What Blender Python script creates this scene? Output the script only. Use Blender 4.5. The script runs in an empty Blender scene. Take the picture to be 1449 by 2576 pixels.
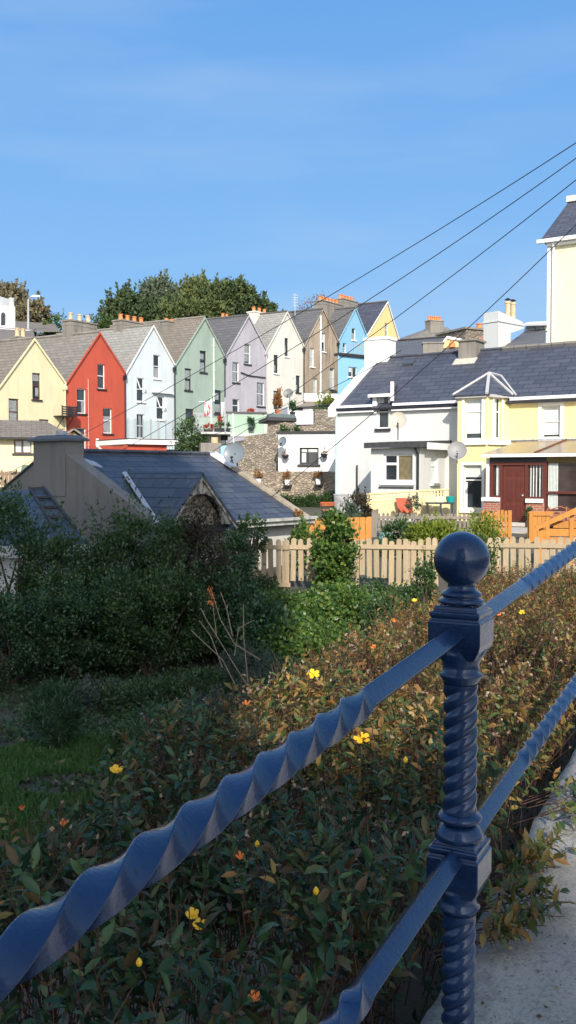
import bpy, math, random
import numpy as np
from mathutils import Vector
random.seed(7); RNG = np.random.default_rng(7)
SC = bpy.context.scene
# ------------------------------------------------------------------ camera, world, sun, exposure
FPX = 2300.0; CX, CY, IW, IH = 724.5, 1288.0, 1449.0, 2576.0
PITCH = math.atan(99.0 / FPX)
cd = bpy.data.cameras.new('camera'); cam = bpy.data.objects.new('camera', cd); SC.collection.objects.link(cam)
cam.location = (0, 0, 0); cam.rotation_euler = (math.pi / 2 - PITCH, 0, 0)
cd.sensor_fit = 'VERTICAL'; cd.sensor_height = 24.0; cd.lens = 24.0 * FPX / IH
cd.clip_start = 0.05; cd.clip_end = 3000
SC.camera = cam
SUN_AZ = math.radians(-3.5)      # light travels forward (+y), a little to the left
SUN_EL = math.radians(31)
LD = Vector((math.sin(SUN_AZ) * math.cos(SUN_EL), math.cos(SUN_AZ) * math.cos(SUN_EL), -math.sin(SUN_EL)))
w = bpy.data.worlds.new('World'); SC.world = w; w.use_nodes = True
nt = w.node_tree; bg = nt.nodes['Background']
sky = nt.nodes.new('ShaderNodeTexSky'); sky.sky_type = 'NISHITA'; sky.sun_disc = False
sky.sun_elevation = SUN_EL; sky.sun_rotation = math.pi + SUN_AZ
sky.air_density = 1.0; sky.dust_density = 1.2; sky.ozone_density = 2.0; sky.altitude = 0
# faint high cirrus, fixed to directions in the sky
tc = nt.nodes.new('ShaderNodeTexCoord'); mp = nt.nodes.new('ShaderNodeMapping'); mp.inputs['Scale'].default_value = (1.2, 3.0, 6.0)
mp.inputs['Rotation'].default_value = (0.3, 0.5, 0.2)
nz = nt.nodes.new('ShaderNodeTexNoise'); nz.inputs['Scale'].default_value = 1.6; nz.inputs['Detail'].default_value = 5
cr = nt.nodes.new('ShaderNodeValToRGB'); cr.color_ramp.elements[0].position = .45; cr.color_ramp.elements[1].position = .85
cr.color_ramp.elements[0].color = (0, 0, 0, 1); cr.color_ramp.elements[1].color = (.42, .42, .42, 1)
mx = nt.nodes.new('ShaderNodeMixRGB'); mx.inputs[2].default_value = (5.5, 6.0, 6.6, 1)
nt.links.new(tc.outputs['Generated'], mp.inputs[0]); nt.links.new(mp.outputs[0], nz.inputs['Vector'])
nt.links.new(nz.outputs[0], cr.inputs[0]); mx.inputs[0].default_value = 0; nt.links.new(sky.outputs[0], mx.inputs[1])
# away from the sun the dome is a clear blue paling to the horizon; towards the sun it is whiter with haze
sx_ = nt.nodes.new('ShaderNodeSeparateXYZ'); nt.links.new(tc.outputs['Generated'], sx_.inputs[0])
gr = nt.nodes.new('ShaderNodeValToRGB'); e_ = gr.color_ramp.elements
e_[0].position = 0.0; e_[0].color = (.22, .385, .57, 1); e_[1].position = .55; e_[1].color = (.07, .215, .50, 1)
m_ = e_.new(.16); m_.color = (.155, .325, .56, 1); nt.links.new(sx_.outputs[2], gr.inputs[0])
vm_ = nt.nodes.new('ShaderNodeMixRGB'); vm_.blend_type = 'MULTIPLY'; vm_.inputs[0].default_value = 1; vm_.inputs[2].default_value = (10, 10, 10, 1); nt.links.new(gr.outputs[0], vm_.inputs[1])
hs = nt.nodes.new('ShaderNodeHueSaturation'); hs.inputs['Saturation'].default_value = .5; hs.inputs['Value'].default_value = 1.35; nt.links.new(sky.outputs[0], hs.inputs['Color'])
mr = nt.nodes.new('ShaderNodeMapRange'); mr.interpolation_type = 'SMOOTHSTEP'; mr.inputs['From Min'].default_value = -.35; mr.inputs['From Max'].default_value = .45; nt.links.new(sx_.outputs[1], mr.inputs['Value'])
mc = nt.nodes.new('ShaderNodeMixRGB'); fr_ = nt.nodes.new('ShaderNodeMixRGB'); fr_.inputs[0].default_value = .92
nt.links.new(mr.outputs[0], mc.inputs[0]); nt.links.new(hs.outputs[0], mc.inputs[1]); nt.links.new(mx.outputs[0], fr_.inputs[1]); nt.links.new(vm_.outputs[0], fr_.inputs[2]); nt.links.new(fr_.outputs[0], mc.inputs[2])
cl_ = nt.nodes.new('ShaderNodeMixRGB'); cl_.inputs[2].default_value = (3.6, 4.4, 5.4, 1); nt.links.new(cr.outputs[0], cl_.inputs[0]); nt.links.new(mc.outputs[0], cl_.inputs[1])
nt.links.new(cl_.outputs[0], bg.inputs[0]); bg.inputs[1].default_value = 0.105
sl = bpy.data.lights.new('sun', 'SUN'); sl.energy = 3.35; sl.angle = math.radians(0.5); sl.color = (1.0, .93, .82)
so = bpy.data.objects.new('sun', sl); SC.collection.objects.link(so)
so.rotation_euler = LD.to_track_quat('-Z', 'Y').to_euler(); so.location = (0, -20, 30)
SC.view_settings.view_transform = 'Standard'; SC.view_settings.look = 'None'
SC.view_settings.exposure = 0.66; SC.view_settings.gamma = 1
SC.render.engine = 'CYCLES'
SC.cycles.max_bounces = 6; SC.cycles.transparent_max_bounces = 8

# ------------------------------------------------------------------ geometry of the view, used to find real places
cp, sp = math.cos(PITCH), math.sin(PITCH)
def ray(px, py):
    v = (py - CY) / FPX
    return Vector(((px - CX) / FPX, cp - v * sp, -sp - v * cp))
def at(px, py, Y):
    r = ray(px, py); return r * (Y / r.y)
def xz(px, py, Y):
    p = at(px, py, Y); return p.x, p.z
class Frame:                       # a vertical plane: origin, direction along it, outward normal
    def __init__(s, px0, Y0, du):
        s.o = at(px0, 1189, Y0); s.o.z = 0
        s.d = Vector((du[0], du[1], 0)).normalized(); s.n = Vector((s.d.y, -s.d.x, 0))
    def uz(s, px, py, off=0.0):
        r = ray(px, py); o = s.o + s.n * off
        t = o.dot(s.n) / r.dot(s.n); p = r * t
        return (p - o).dot(s.d), p.z
    def p(s, u, z, off=0.0):
        q = s.o + s.d * u + s.n * off; return Vector((q.x, q.y, z))
    def u(s, px, off=0.0): return s.uz(px, 1189, off)[0]
    def rect(s, x0, y0, x1, y1, off=0.0):
        ym = (y0 + y1) / 2; xm = (x0 + x1) / 2
        return s.uz(x0, ym, off)[0], s.uz(xm, y1, off)[1], s.uz(x1, ym, off)[0], s.uz(xm, y0, off)[1]

# ------------------------------------------------------------------ mesh builder
class MB:
    def __init__(s): s.v = []; s.f = []
    def face(s, *pts):
        b = len(s.v); s.v += [Vector(p) for p in pts]; s.f.append(tuple(range(b, b + len(pts)))); return s
    def hexa(s, a, b):             # a: 4 bottom points (ccw from above), b: 4 top points
        k = len(s.v); s.v += [Vector(p) for p in a] + [Vector(p) for p in b]
        s.f += [(k + 3, k + 2, k + 1, k), (k + 4, k + 5, k + 6, k + 7)]
        for i in range(4):
            j = (i + 1) % 4; s.f.append((k + i, k + j, k + 4 + j, k + 4 + i))
        return s
    def box(s, x0, y0, z0, x1, y1, z1):
        return s.hexa([(x0, y0, z0), (x1, y0, z0), (x1, y1, z0), (x0, y1, z0)], [(x0, y0, z1), (x1, y0, z1), (x1, y1, z1), (x0, y1, z1)])
    def fbox(s, F, u0, u1, z0, z1, o0, o1):
        if u1 < u0: u0, u1 = u1, u0
        if z1 < z0: z0, z1 = z1, z0
        if o1 < o0: o0, o1 = o1, o0
        P = F.p
        return s.hexa([P(u0, z0, o1), P(u1, z0, o1), P(u1, z0, o0), P(u0, z0, o0)], [P(u0, z1, o1), P(u1, z1, o1), P(u1, z1, o0), P(u0, z1, o0)])
    def slab(s, pts, th):          # planar polygon with thickness downwards along its normal
        pts = [Vector(p) for p in pts]; n = (pts[1] - pts[0]).cross(pts[2] - pts[0]).normalized()
        if n.z < 0: pts = pts[::-1]; n = -n
        k = len(s.v); m = len(pts); s.v += pts + [p - n * th for p in pts]
        s.f.append(tuple(range(k, k + m))); s.f.append(tuple(range(k + 2 * m - 1, k + m - 1, -1)))
        for i in range(m):
            j = (i + 1) % m; s.f.append((k + i, k + m + i, k + m + j, k + j))
        return s
    def tube(s, pts, r, n=8, cap=True, squash=None):
        pts = [Vector(p) for p in pts]; rr = r if isinstance(r, (list, tuple)) else [r] * len(pts)
        rings = []
        for i, p in enumerate(pts):
            t = (pts[min(i + 1, len(pts) - 1)] - pts[max(i - 1, 0)]).normalized()
            up = Vector((0, 0, 1)) if abs(t.z) < .95 else Vector((1, 0, 0))
            a = t.cross(up).normalized(); b = a.cross(t).normalized()
            k = len(s.v); rings.append(k)
            for j in range(n):
                q = 2 * math.pi * j / n + (math.pi / 4 if n == 4 else 0)
                s.v.append(p + a * (math.cos(q) * rr[i]) + b * (math.sin(q) * rr[i]))
        for a, b in zip(rings[:-1], rings[1:]):
            for j in range(n):
                s.f.append((a + j, a + (j + 1) % n, b + (j + 1) % n, b + j))
        if cap:
            s.f.append(tuple(rings[0] + j for j in range(n))[::-1]); s.f.append(tuple(rings[-1] + j for j in range(n)))
        return s
    def lathe(s, c, prof, n=16, axis=(0, 0, 1)):   # prof: (radius, height)
        c = Vector(c); ax = Vector(axis).normalized()
        up = Vector((0, 0, 1)) if abs(ax.z) < .9 else Vector((1, 0, 0))
        a = ax.cross(up).normalized(); b = ax.cross(a).normalized(); k0 = len(s.v)
        for r, h in prof:
            for j in range(n):
                q = 2 * math.pi * j / n; s.v.append(c + ax * h + a * (math.cos(q) * r) + b * (math.sin(q) * r))
        for i in range(len(prof) - 1):
            for j in range(n):
                p, q = k0 + i * n, k0 + (i + 1) * n
                s.f.append((p + j, p + (j + 1) % n, q + (j + 1) % n, q + j))
        s.f.append(tuple(k0 + j for j in range(n))[::-1]); m = k0 + (len(prof) - 1) * n; s.f.append(tuple(m + j for j in range(n)))
        return s
    def prism(s, F, poly, o0, o1):   # poly in (u,z) of a frame, extruded between offsets
        k = len(s.v); m = len(poly)
        s.v += [F.p(u, z, o1) for u, z in poly] + [F.p(u, z, o0) for u, z in poly]
        s.f.append(tuple(range(k, k + m))); s.f.append(tuple(range(k + 2 * m - 1, k + m - 1, -1)))
        for i in range(m):
            j = (i + 1) % m; s.f.append((k + i, k + m + i, k + m + j, k + j))
        return s

def auto_uv(me):
    """metric uv: u horizontal in the face, v up the slope"""
    n = len(me.loops)
    if n == 0: return
    co = np.empty(len(me.vertices) * 3); me.vertices.foreach_get('co', co); co = co.reshape(-1, 3)
    li = np.empty(n, dtype=np.int32); me.loops.foreach_get('vertex_index', li)
    nf = len(me.polygons); ls = np.empty(nf, dtype=np.int32); me.polygons.foreach_get('loop_start', ls)
    lt = np.empty(nf, dtype=np.int32); me.polygons.foreach_get('loop_total', lt)
    no = np.empty(nf * 3); me.polygons.foreach_get('normal', no); no = no.reshape(-1, 3)
    u = np.stack([-no[:, 1], no[:, 0], np.zeros(nf)], 1); L = np.linalg.norm(u, axis=1)
    flat = L < .05; u[flat] = (1, 0, 0); L[flat] = 1; u /= L[:, None]
    v = np.cross(no, u)
    fi = np.repeat(np.arange(nf), lt)
    P = co[li]; uv = np.stack([(P * u[fi]).sum(1), (P * v[fi]).sum(1)], 1)
    me.uv_layers.new(name='UVMap').data.foreach_set('uv', uv.ravel())

class Thing:
    def __init__(s, name, label, cat, loc, group=None, kind=None):
        s.loc = Vector(loc); o = bpy.data.objects.new(name, None); SC.collection.objects.link(o)
        o.location = s.loc; o.empty_display_size = .3; s.o = o
        tag(o, label, cat, group, kind)
    def part(s, name, mb, mat, parent=None, smooth=False, label=None):
        o = mkobj(name, mb, mat, s.loc, smooth); o.parent = parent or s.o
        if label: o['label'] = label
        return o
def tag(o, label=None, cat=None, group=None, kind=None):
    if label: o['label'] = label
    if cat: o['category'] = cat
    if group: o['group'] = group
    if kind: o['kind'] = kind
    return o
def mkobj(name, mb, mat, origin=Vector((0, 0, 0)), smooth=False, uv=True):
    me = bpy.data.meshes.new(name)
    if isinstance(mb, MB):
        me.from_pydata([v - Vector(origin) for v in mb.v], [], mb.f)
    else:
        V, Fc = mb; V = V - np.array(origin)
        me.vertices.add(len(V)); me.vertices.foreach_set('co', V.ravel().astype(np.float32))
        k = Fc.shape[1]; me.loops.add(Fc.size); me.loops.foreach_set('vertex_index', Fc.ravel().astype(np.int32))
        me.polygons.add(len(Fc)); me.polygons.foreach_set('loop_start', np.arange(0, Fc.size, k, dtype=np.int32))
        me.polygons.foreach_set('loop_total', np.full(len(Fc), k, dtype=np.int32))
        uv = False
    me.update(calc_edges=True); 
    if uv: me.validate(); auto_uv(me)
    if smooth: me.polygons.foreach_set('use_smooth', [True] * len(me.polygons))
    me.materials.append(mat)
    o = bpy.data.objects.new(name, me); SC.collection.objects.link(o)
    return o
def solo(name, label, cat, mb, mat, loc, group=None, kind=None, smooth=False):
    o = mkobj(name, mb, mat, Vector(loc), smooth); o.location = Vector(loc)
    tag(o, label, cat, group, kind); return o

# ------------------------------------------------------------------ materials
MC = {}
class NB:
    def __init__(s, name):
        s.m = bpy.data.materials.new(name); s.m.use_nodes = True; s.t = s.m.node_tree; s.n = s.t.nodes
        s.b = s.n['Principled BSDF']; s.out = s.n['Material Output']
    def add(s, typ, **kw):
        x = s.n.new(typ)
        for k, v in kw.items():
            if k in x.inputs: x.inputs[k].default_value = v
            else: setattr(x, k, v)
        return x
    def link(s, a, b): s.t.links.new(a, b)
    def mix(s, fac, a, b, mode='MIX'):
        m = s.n.new('ShaderNodeMixRGB'); m.blend_type = mode
        for i, x in ((0, fac), (1, a), (2, b)):
            if hasattr(x, 'is_linked') or hasattr(x, 'node'): s.link(x, m.inputs[i])
            else: m.inputs[i].default_value = x if i == 0 else (tuple(x) + (1,))[:4]
        return m.outputs[0]
    def noise(s, scale, detail=4, vec=None, rough=.6, w=None):
        x = s.n.new('ShaderNodeTexNoise'); x.inputs['Scale'].default_value = scale; x.inputs['Detail'].default_value = detail
        x.inputs['Roughness'].default_value = rough
        if vec is not None: s.link(vec, x.inputs['Vector'])
        return x.outputs[0]
    def ramp(s, fac, stops):
        r = s.n.new('ShaderNodeValToRGB'); e = r.color_ramp.elements
        while len(e) < len(stops): e.new(.5)
        for el, (p, c) in zip(e, stops):
            el.position = p; el.color = (c, c, c, 1) if not isinstance(c, (tuple, list)) else (tuple(c) + (1,))[:4]
        s.link(fac, r.inputs[0]); return r.outputs[0]
    def coord(s, which='Object', scale=None):
        c = s.n.new('ShaderNodeTexCoord').outputs[which]
        if scale is not None:
            m = s.n.new('ShaderNodeMapping'); m.inputs['Scale'].default_value = scale; s.link(c, m.inputs[0]); return m.outputs[0]
        return c
    def bump(s, h, strength=.3, dist=.02):
        b = s.n.new('ShaderNodeBump'); b.inputs['Strength'].default_value = strength; b.inputs['Distance'].default_value = dist
        s.link(h, b.inputs['Height']); s.link(b.outputs[0], s.b.inputs['Normal']); return b
    def col(s, c):
        if hasattr(c, 'node'): s.link(c, s.b.inputs['Base Color'])
        else: s.b.inputs['Base Color'].default_value = (tuple(c) + (1,))[:4]
def hexc(h):
    def f(x): x /= 255; return x / 12.92 if x < .04045 else ((x + .055) / 1.055) ** 2.4
    return tuple(f(int(h[i:i + 2], 16)) for i in (0, 2, 4))
def plain(name, col, rough=.6, metal=0, var=.12, scale=6, bump=0):
    if name in MC: return MC[name]
    b = NB(name); c = b.coord(); n = b.noise(scale, 5, c)
    dk = tuple(x * (1 - var) for x in col); lt = tuple(min(1, x * (1 + var)) for x in col)
    b.col(b.ramp(n, [(.3, dk), (.7, lt)])); b.b.inputs['Roughness'].default_value = rough; b.b.inputs['Metallic'].default_value = metal
    if bump: b.bump(b.noise(scale * 8, 4, c), bump, .01)
    MC[name] = b.m; return b.m
def render_wall(name, col, stain=.25, rough=.85, stain_col=None, grime=.5):
    """painted render: fine grain, blotches and a few rain streaks"""
    if name in MC: return MC[name]
    b = NB(name); c = b.coord(); big = b.noise(.7, 6, c, .65); st = b.noise(1.0, 5, b.coord('Object', (2.2, 2.2, .25)), .7)
    sc = stain_col or tuple(x * .45 for x in col)
    base = b.mix(b.ramp(big, [(.35, 0.0), (.75, stain * .6)]), col, sc)
    base = b.mix(b.ramp(st, [(.50, 0.0), (.72, stain * grime)]), base, tuple(x * .6 for x in sc))
    base = b.mix(b.ramp(b.noise(9, 4, c), [(.3, 0.0), (.7, .08)]), base, tuple(x * .6 for x in col))
    b.col(base); b.b.inputs['Roughness'].default_value = rough
    b.bump(b.noise(45, 4, c), .35, .006); MC[name] = b.m; return b.m
def slate(name, c1, c2, mortar, w=.42, h=.22, rough=.55, lichen=None, lam=.3):
    if name in MC: return MC[name]
    b = NB(name); uv = b.coord('UV'); nzv = b.noise(3, 2, uv)
    br = b.add('ShaderNodeTexBrick'); br.offset = .5
    br.inputs['Scale'].default_value = 1; br.inputs['Brick Width'].default_value = w; br.inputs['Row Height'].default_value = h
    br.inputs['Mortar Size'].default_value = .02; br.inputs['Mortar Smooth'].default_value = .3; br.inputs['Bias'].default_value = 0.0
    br.inputs['Color1'].default_value = c1 + (1,); br.inputs['Color2'].default_value = c2 + (1,); br.inputs['Mortar'].default_value = mortar + (1,)
    b.link(uv, br.inputs['Vector'])
    col = b.mix(b.ramp(b.noise(.6, 5, uv, .7), [(.3, 0.0), (.75, .5)]), br.outputs[0], tuple(x * .6 for x in c1))
    col = b.mix(b.ramp(b.noise(14, 4, uv), [(.4, 0.0), (.8, .3)]), col, tuple(min(1, x * 1.6) for x in c2))
    if lichen:
        col = b.mix(b.ramp(b.noise(2.2, 8, uv, .75), [(.55, 0.0), (.68, lam)]), col, lichen)
    b.col(col); b.b.inputs['Roughness'].default_value = rough
    # courses overlap: height rises within each row
    sx = b.add('ShaderNodeSeparateXYZ'); b.link(uv, sx.inputs[0])
    md = b.add('ShaderNodeMath', operation='DIVIDE'); md.inputs[1].default_value = h; b.link(sx.outputs[1], md.inputs[0])
    fr = b.add('ShaderNodeMath', operation='FRACT'); b.link(md.outputs[0], fr.inputs[0])
    iv = b.add('ShaderNodeMath', operation='SUBTRACT'); iv.inputs[0].default_value = 1; b.link(fr.outputs[0], iv.inputs[1])
    a2 = b.add('ShaderNodeMath', operation='MULTIPLY_ADD'); b.link(br.outputs[1], a2.inputs[0]); a2.inputs[1].default_value = -.6; b.link(iv.outputs[0], a2.inputs[2])
    b.bump(a2.outputs[0], .8, .02); MC[name] = b.m; return b.m
def rubble(name, c1, c2, mortar, scale=3.2):
    if name in MC: return MC[name]
    b = NB(name); uv = b.coord('UV', (1, 1.9, 1))
    wv = b.add('ShaderNodeTexNoise'); wv.inputs['Scale'].default_value = 2.5; b.link(uv, wv.inputs['Vector'])
    mixv = b.mix(.12, uv, wv.outputs[1])
    v = b.add('ShaderNodeTexVoronoi'); v.inputs['Scale'].default_value = scale; b.link(mixv, v.inputs['Vector'])
    e = b.add('ShaderNodeTexVoronoi', feature='DISTANCE_TO_EDGE'); e.inputs['Scale'].default_value = scale; b.link(mixv, e.inputs['Vector'])
    sc = b.add('ShaderNodeSeparateXYZ'); b.link(v.outputs['Color'], sc.inputs[0])
    col = b.ramp(sc.outputs[0], [(0, c1), (.5, c2), (1, tuple(x * .55 for x in c1))])
    col = b.mix(b.ramp(b.noise(9, 5, uv, .7), [(.35, 0.0), (.75, .5)]), col, tuple(x * .5 for x in c2))
    col = b.mix(b.ramp(e.outputs[0], [(.01, .7), (.06, 0.0)]), col, mortar)
    b.col(col); b.b.inputs['Roughness'].default_value = .95
    b.bump(b.ramp(e.outputs[0], [(0, 0), (.15, 1)]), .9, .05); MC[name] = b.m; return b.m
def bricks(name, c1, c2, mortar, w=.23, h=.078):
    if name in MC: return MC[name]
    b = NB(name); uv = b.coord('UV'); br = b.add('ShaderNodeTexBrick')
    for k, x in (('Scale', 1), ('Brick Width', w), ('Row Height', h), ('Mortar Size', .012)): br.inputs[k].default_value = x
    br.inputs['Color1'].default_value = c1 + (1,); br.inputs['Color2'].default_value = c2 + (1,); br.inputs['Mortar'].default_value = mortar + (1,)
    b.link(uv, br.inputs['Vector']); b.col(b.mix(b.ramp(b.noise(8, 4, uv), [(.3, 0.0), (.8, .4)]), br.outputs[0], tuple(x * .5 for x in c1)))
    b.b.inputs['Roughness'].default_value = .9; b.bump(br.outputs[1], -.5, .01); MC[name] = b.m; return b.m
def wood(name, c1, c2, rough=.75, sc=(8, 8, 1.2), grey=None):
    if name in MC: return MC[name]
    b = NB(name); c = b.coord('Object', sc); n = b.noise(3, 6, c, .7)
    col = b.ramp(n, [(.3, c1), (.7, c2)])
    oi = b.add('ShaderNodeObjectInfo'); col = b.mix(b.ramp(oi.outputs['Random'], [(0, 0.0), (1, .6)]), col, tuple(x * .55 for x in c1))
    if grey: col = b.mix(b.ramp(b.noise(1.6, 4, b.coord()), [(.4, 0.0), (.65, .7)]), col, grey)
    b.col(col); b.b.inputs['Roughness'].default_value = rough; b.bump(n, .3, .01); MC[name] = b.m; return b.m
def leafm(name, cols, rough=.5, trans=.25, dry=None, spec=.4):
    """one tone per leaf, picked at random"""
    if name in MC: return MC[name]
    b = NB(name); g = b.add('ShaderNodeNewGeometry'); st = [(i / max(1, len(cols) - 1), c) for i, c in enumerate(cols)]
    col = b.ramp(g.outputs['Random Per Island'], st)
    n = b.noise(1.1, 3, b.coord())
    col = b.mix(b.ramp(n, [(.35, 0.0), (.65, .45)]), col, tuple(x * .6 for x in cols[0]))
    b.col(col); b.b.inputs['Roughness'].default_value = rough; b.b.inputs['Specular IOR Level'].default_value = spec
    tr = b.add('ShaderNodeBsdfTranslucent'); b.link(col, tr.inputs[0]); ms = b.add('ShaderNodeMixShader'); ms.inputs[0].default_value = trans
    b.link(b.b.outputs[0], ms.inputs[1]); b.link(tr.outputs[0], ms.inputs[2]); b.link(ms.outputs[0], b.out.inputs[0])
    MC[name] = b.m; return b.m
def glassm(name='window_glass', col=(.02, .025, .03), rough=.06, var=None):
    if name in MC: return MC[name]
    b = NB(name); c = b.coord(); n = b.noise(1.3, 3, c)
    b.col(b.ramp(n, [(.35, col), (.7, var or tuple(x * 2.5 for x in col))])); b.b.inputs['Roughness'].default_value = rough
    b.bump(b.noise(2.2, 2, c), .05, .05); MC[name] = b.m; return b.m

WHITE = plain('white_paint', (.78, .78, .78), .55, var=.06)
BLACK = plain('black_paint', (.025, .025, .03), .5)
DKSILL = plain('dark_sill', (.035, .033, .035), .6)
GLASS = glassm()
NET = plain('net_curtain', (.45, .5, .5), .35, var=.25, scale=9)
NETW = plain('white_net_curtain', (.62, .66, .64), .3, var=.12, scale=7)
NETG = plain('grey_net_curtain', (.26, .28, .29), .35, var=.35, scale=5)
BROWNF = plain('brown_frame', (.12, .035, .022), .45)
PIPE = plain('black_pipe', (.02, .02, .022), .4)
WPIPE = plain('white_pipe', (.75, .75, .74), .45)
POT = plain('buff_pot', (.55, .42, .26), .8, var=.2)
OPOT = plain('orange_pot', (.62, .22, .08), .8, var=.25)
TERRA = plain('terracotta', (.5, .16, .06), .8, var=.2)
CEM = render_wall('cement_render', (.26, .24, .21), .8, grime=.9)
LEAD = plain('lead_flashing', (.36, .38, .42), .45, var=.3, scale=12)

# ------------------------------------------------------------------ building pieces
def wall(mb, F, u0, u1, top, zb, holes=(), off=0.0, reveal=.14):
    """facade skin with real openings; top = [(u,z),..] left to right; holes = (u0,z0,u1,z1)"""
    def zt(u):
        for (a, za), (b, zb_) in zip(top[:-1], top[1:]):
            if a - 1e-6 <= u <= b + 1e-6: return za + (zb_ - za) * (u - a) / max(1e-9, b - a)
        return top[-1][1] if u > top[-1][0] else top[0][1]
    xs = sorted(set([round(x, 5) for x in [u0, u1] + [t[0] for t in top if u0 < t[0] < u1] + [h[i] for h in holes for i in (0, 2) if u0 < h[i] < u1]]))
    for a, b in zip(xs[:-1], xs[1:]):
        if b - a < 1e-4: continue
        m = (a + b) / 2; hs = sorted([(h[1], h[3]) for h in holes if h[0] < m < h[2]])
        lo = zb
        for h0, h1 in hs:
            if h0 > lo: mb.face(F.p(a, lo, off), F.p(b, lo, off), F.p(b, h0, off), F.p(a, h0, off))
            lo = max(lo, h1)
        mb.face(F.p(a, lo, off), F.p(b, lo, off), F.p(b, zt(b), off), F.p(a, zt(a), off))
    for a, c, b, d in holes:
        i = off - reveal
        mb.face(F.p(a, c, off), F.p(a, c, i), F.p(a, d, i), F.p(a, d, off)); mb.face(F.p(b, c, i), F.p(b, c, off), F.p(b, d, off), F.p(b, d, i))
        mb.face(F.p(a, d, off), F.p(a, d, i), F.p(b, d, i), F.p(b, d, off)); mb.face(F.p(a, c, i), F.p(a, c, off), F.p(b, c, off), F.p(b, c, i))
def window(T, F, R, off=0.0, frame=WHITE, pane=GLASS, sill=WHITE, fw=.05, transom=.5, mullion=None, net=None, netm=None,
           lintel=None, inset=.1, name='window', surround=None, sw=.1, sillw=.1, tilt=False):
    a, c, b, d = R; i = off - inset
    m = MB(); m.fbox(F, a, a + fw, c, d, i - .05, i + .01); m.fbox(F, b - fw, b, c, d, i - .05, i + .01)
    m.fbox(F, a + fw, b - fw, c, c + fw, i - .05, i + .01); m.fbox(F, a + fw, b - fw, d - fw, d, i - .05, i + .01)
    if transom:
        zt = c + (d - c) * transom; m.fbox(F, a + fw, b - fw, zt - fw * .45, zt + fw * .45, i - .045, i + .02)
    if mullion:
        for q in (mullion if isinstance(mullion, (list, tuple)) else [mullion]):
            um = a + (b - a) * q; m.fbox(F, um - fw * .5, um + fw * .5, c + fw, d - fw, i - .044, i + .012)
    wo = T.part(name, m, frame)
    p = MB(); p.fbox(F, a + fw * .5, b - fw * .5, c + fw * .5, d - fw * .5, i - .04, i - .025); T.part('pane', p, pane, wo)
    if net:     # a blind or net curtain hung just inside, as fractions of the opening
        for (x0, z0, x1, z1) in net:
            q = MB(); q.fbox(F, a + fw + (b - a - 2 * fw) * x0, a + fw + (b - a - 2 * fw) * x1, c + fw + (d - c - 2 * fw) * z0, c + fw + (d - c - 2 * fw) * z1, i - .024, i - .018)
            T.part('curtain', q, netm or NET, wo)
    if sill:
        s = MB(); s.fbox(F, a - .09, b + .09, c - sillw, c - .002, off - inset + .0, off + .09); T.part('sill', s, sill, wo)
    if surround:
        s = MB(); s.fbox(F, a - sw, a - .001, c - .001, d + sw, off + .002, off + .03); s.fbox(F, b + .001, b + sw, c - .001, d + sw, off + .002, off + .03)
        s.fbox(F, a - .001, b + .001, d + .001, d + sw, off + .002, off + .028); T.part('surround', s, surround, wo)
    if tilt:    # sash pushed open at the bottom, hinged at the top
        s = MB(); zt = c + (d - c) * (transom or 0); zt2 = d - fw; bo = .38
        for (ua, ub) in ((a + fw, a + 2 * fw), (b - 2 * fw, b - fw)):
            s.hexa([F.p(ua, zt, i + bo), F.p(ub, zt, i + bo), F.p(ub, zt, i + bo - .04), F.p(ua, zt, i + bo - .04)], [F.p(ua, zt2, i + .05), F.p(ub, zt2, i + .05), F.p(ub, zt2, i + .01), F.p(ua, zt2, i + .01)])
        s.fbox(F, a + 2 * fw, b - 2 * fw, zt, zt + fw, i + bo - .05, i + bo - .01)
        T.part('open_sash', s, frame, wo)
    return wo
def pots(T, ch, F, us, z, off, r=.12, h=.45, mat=POT):
    for u in us:
        m = MB(); m.lathe(F.p(u, z, off), [(r * 1.05, 0), (r * 1.05, .06), (r * .92, .08), (r * .8, h * .85), (r * 1.05, h * .87), (r * 1.05, h), (r * .7, h), (r * .7, h - .1)], 12)
        T.part('chimney_pot', m, mat, ch, smooth=False)
def chimney(T, F, u0, u1, z0, z1, o0, o1, mat, n=2, potmat=POT, cap=True, parent=None, ph=.45, pr=.12, cap2=None):
    m = MB(); m.fbox(F, u0, u1, z0, z1, o0, o1)
    if cap:
        m.fbox(F, u0 - .06, u1 + .06, z1, z1 + .1, o0 - .06, o1 + .06); m.fbox(F, u0 - .02, u1 + .02, z1 - .28, z1 - .2, o0 - .02, o1 + .02)
        zt = z1 + .1
    else: zt = z1
    ch = T.part('chimney', m, mat, parent)
    if n: pots(T, ch, F, [u0 + (u1 - u0) * (i + .5) / n for i in range(n)], zt, (o0 + o1) / 2, pr, ph, potmat)
    return ch
def gutter(mb, F, u0, u1, z, off, r=.06):
    mb.fbox(F, u0, u1, z - r, z + r, off, off + 2 * r)

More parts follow.
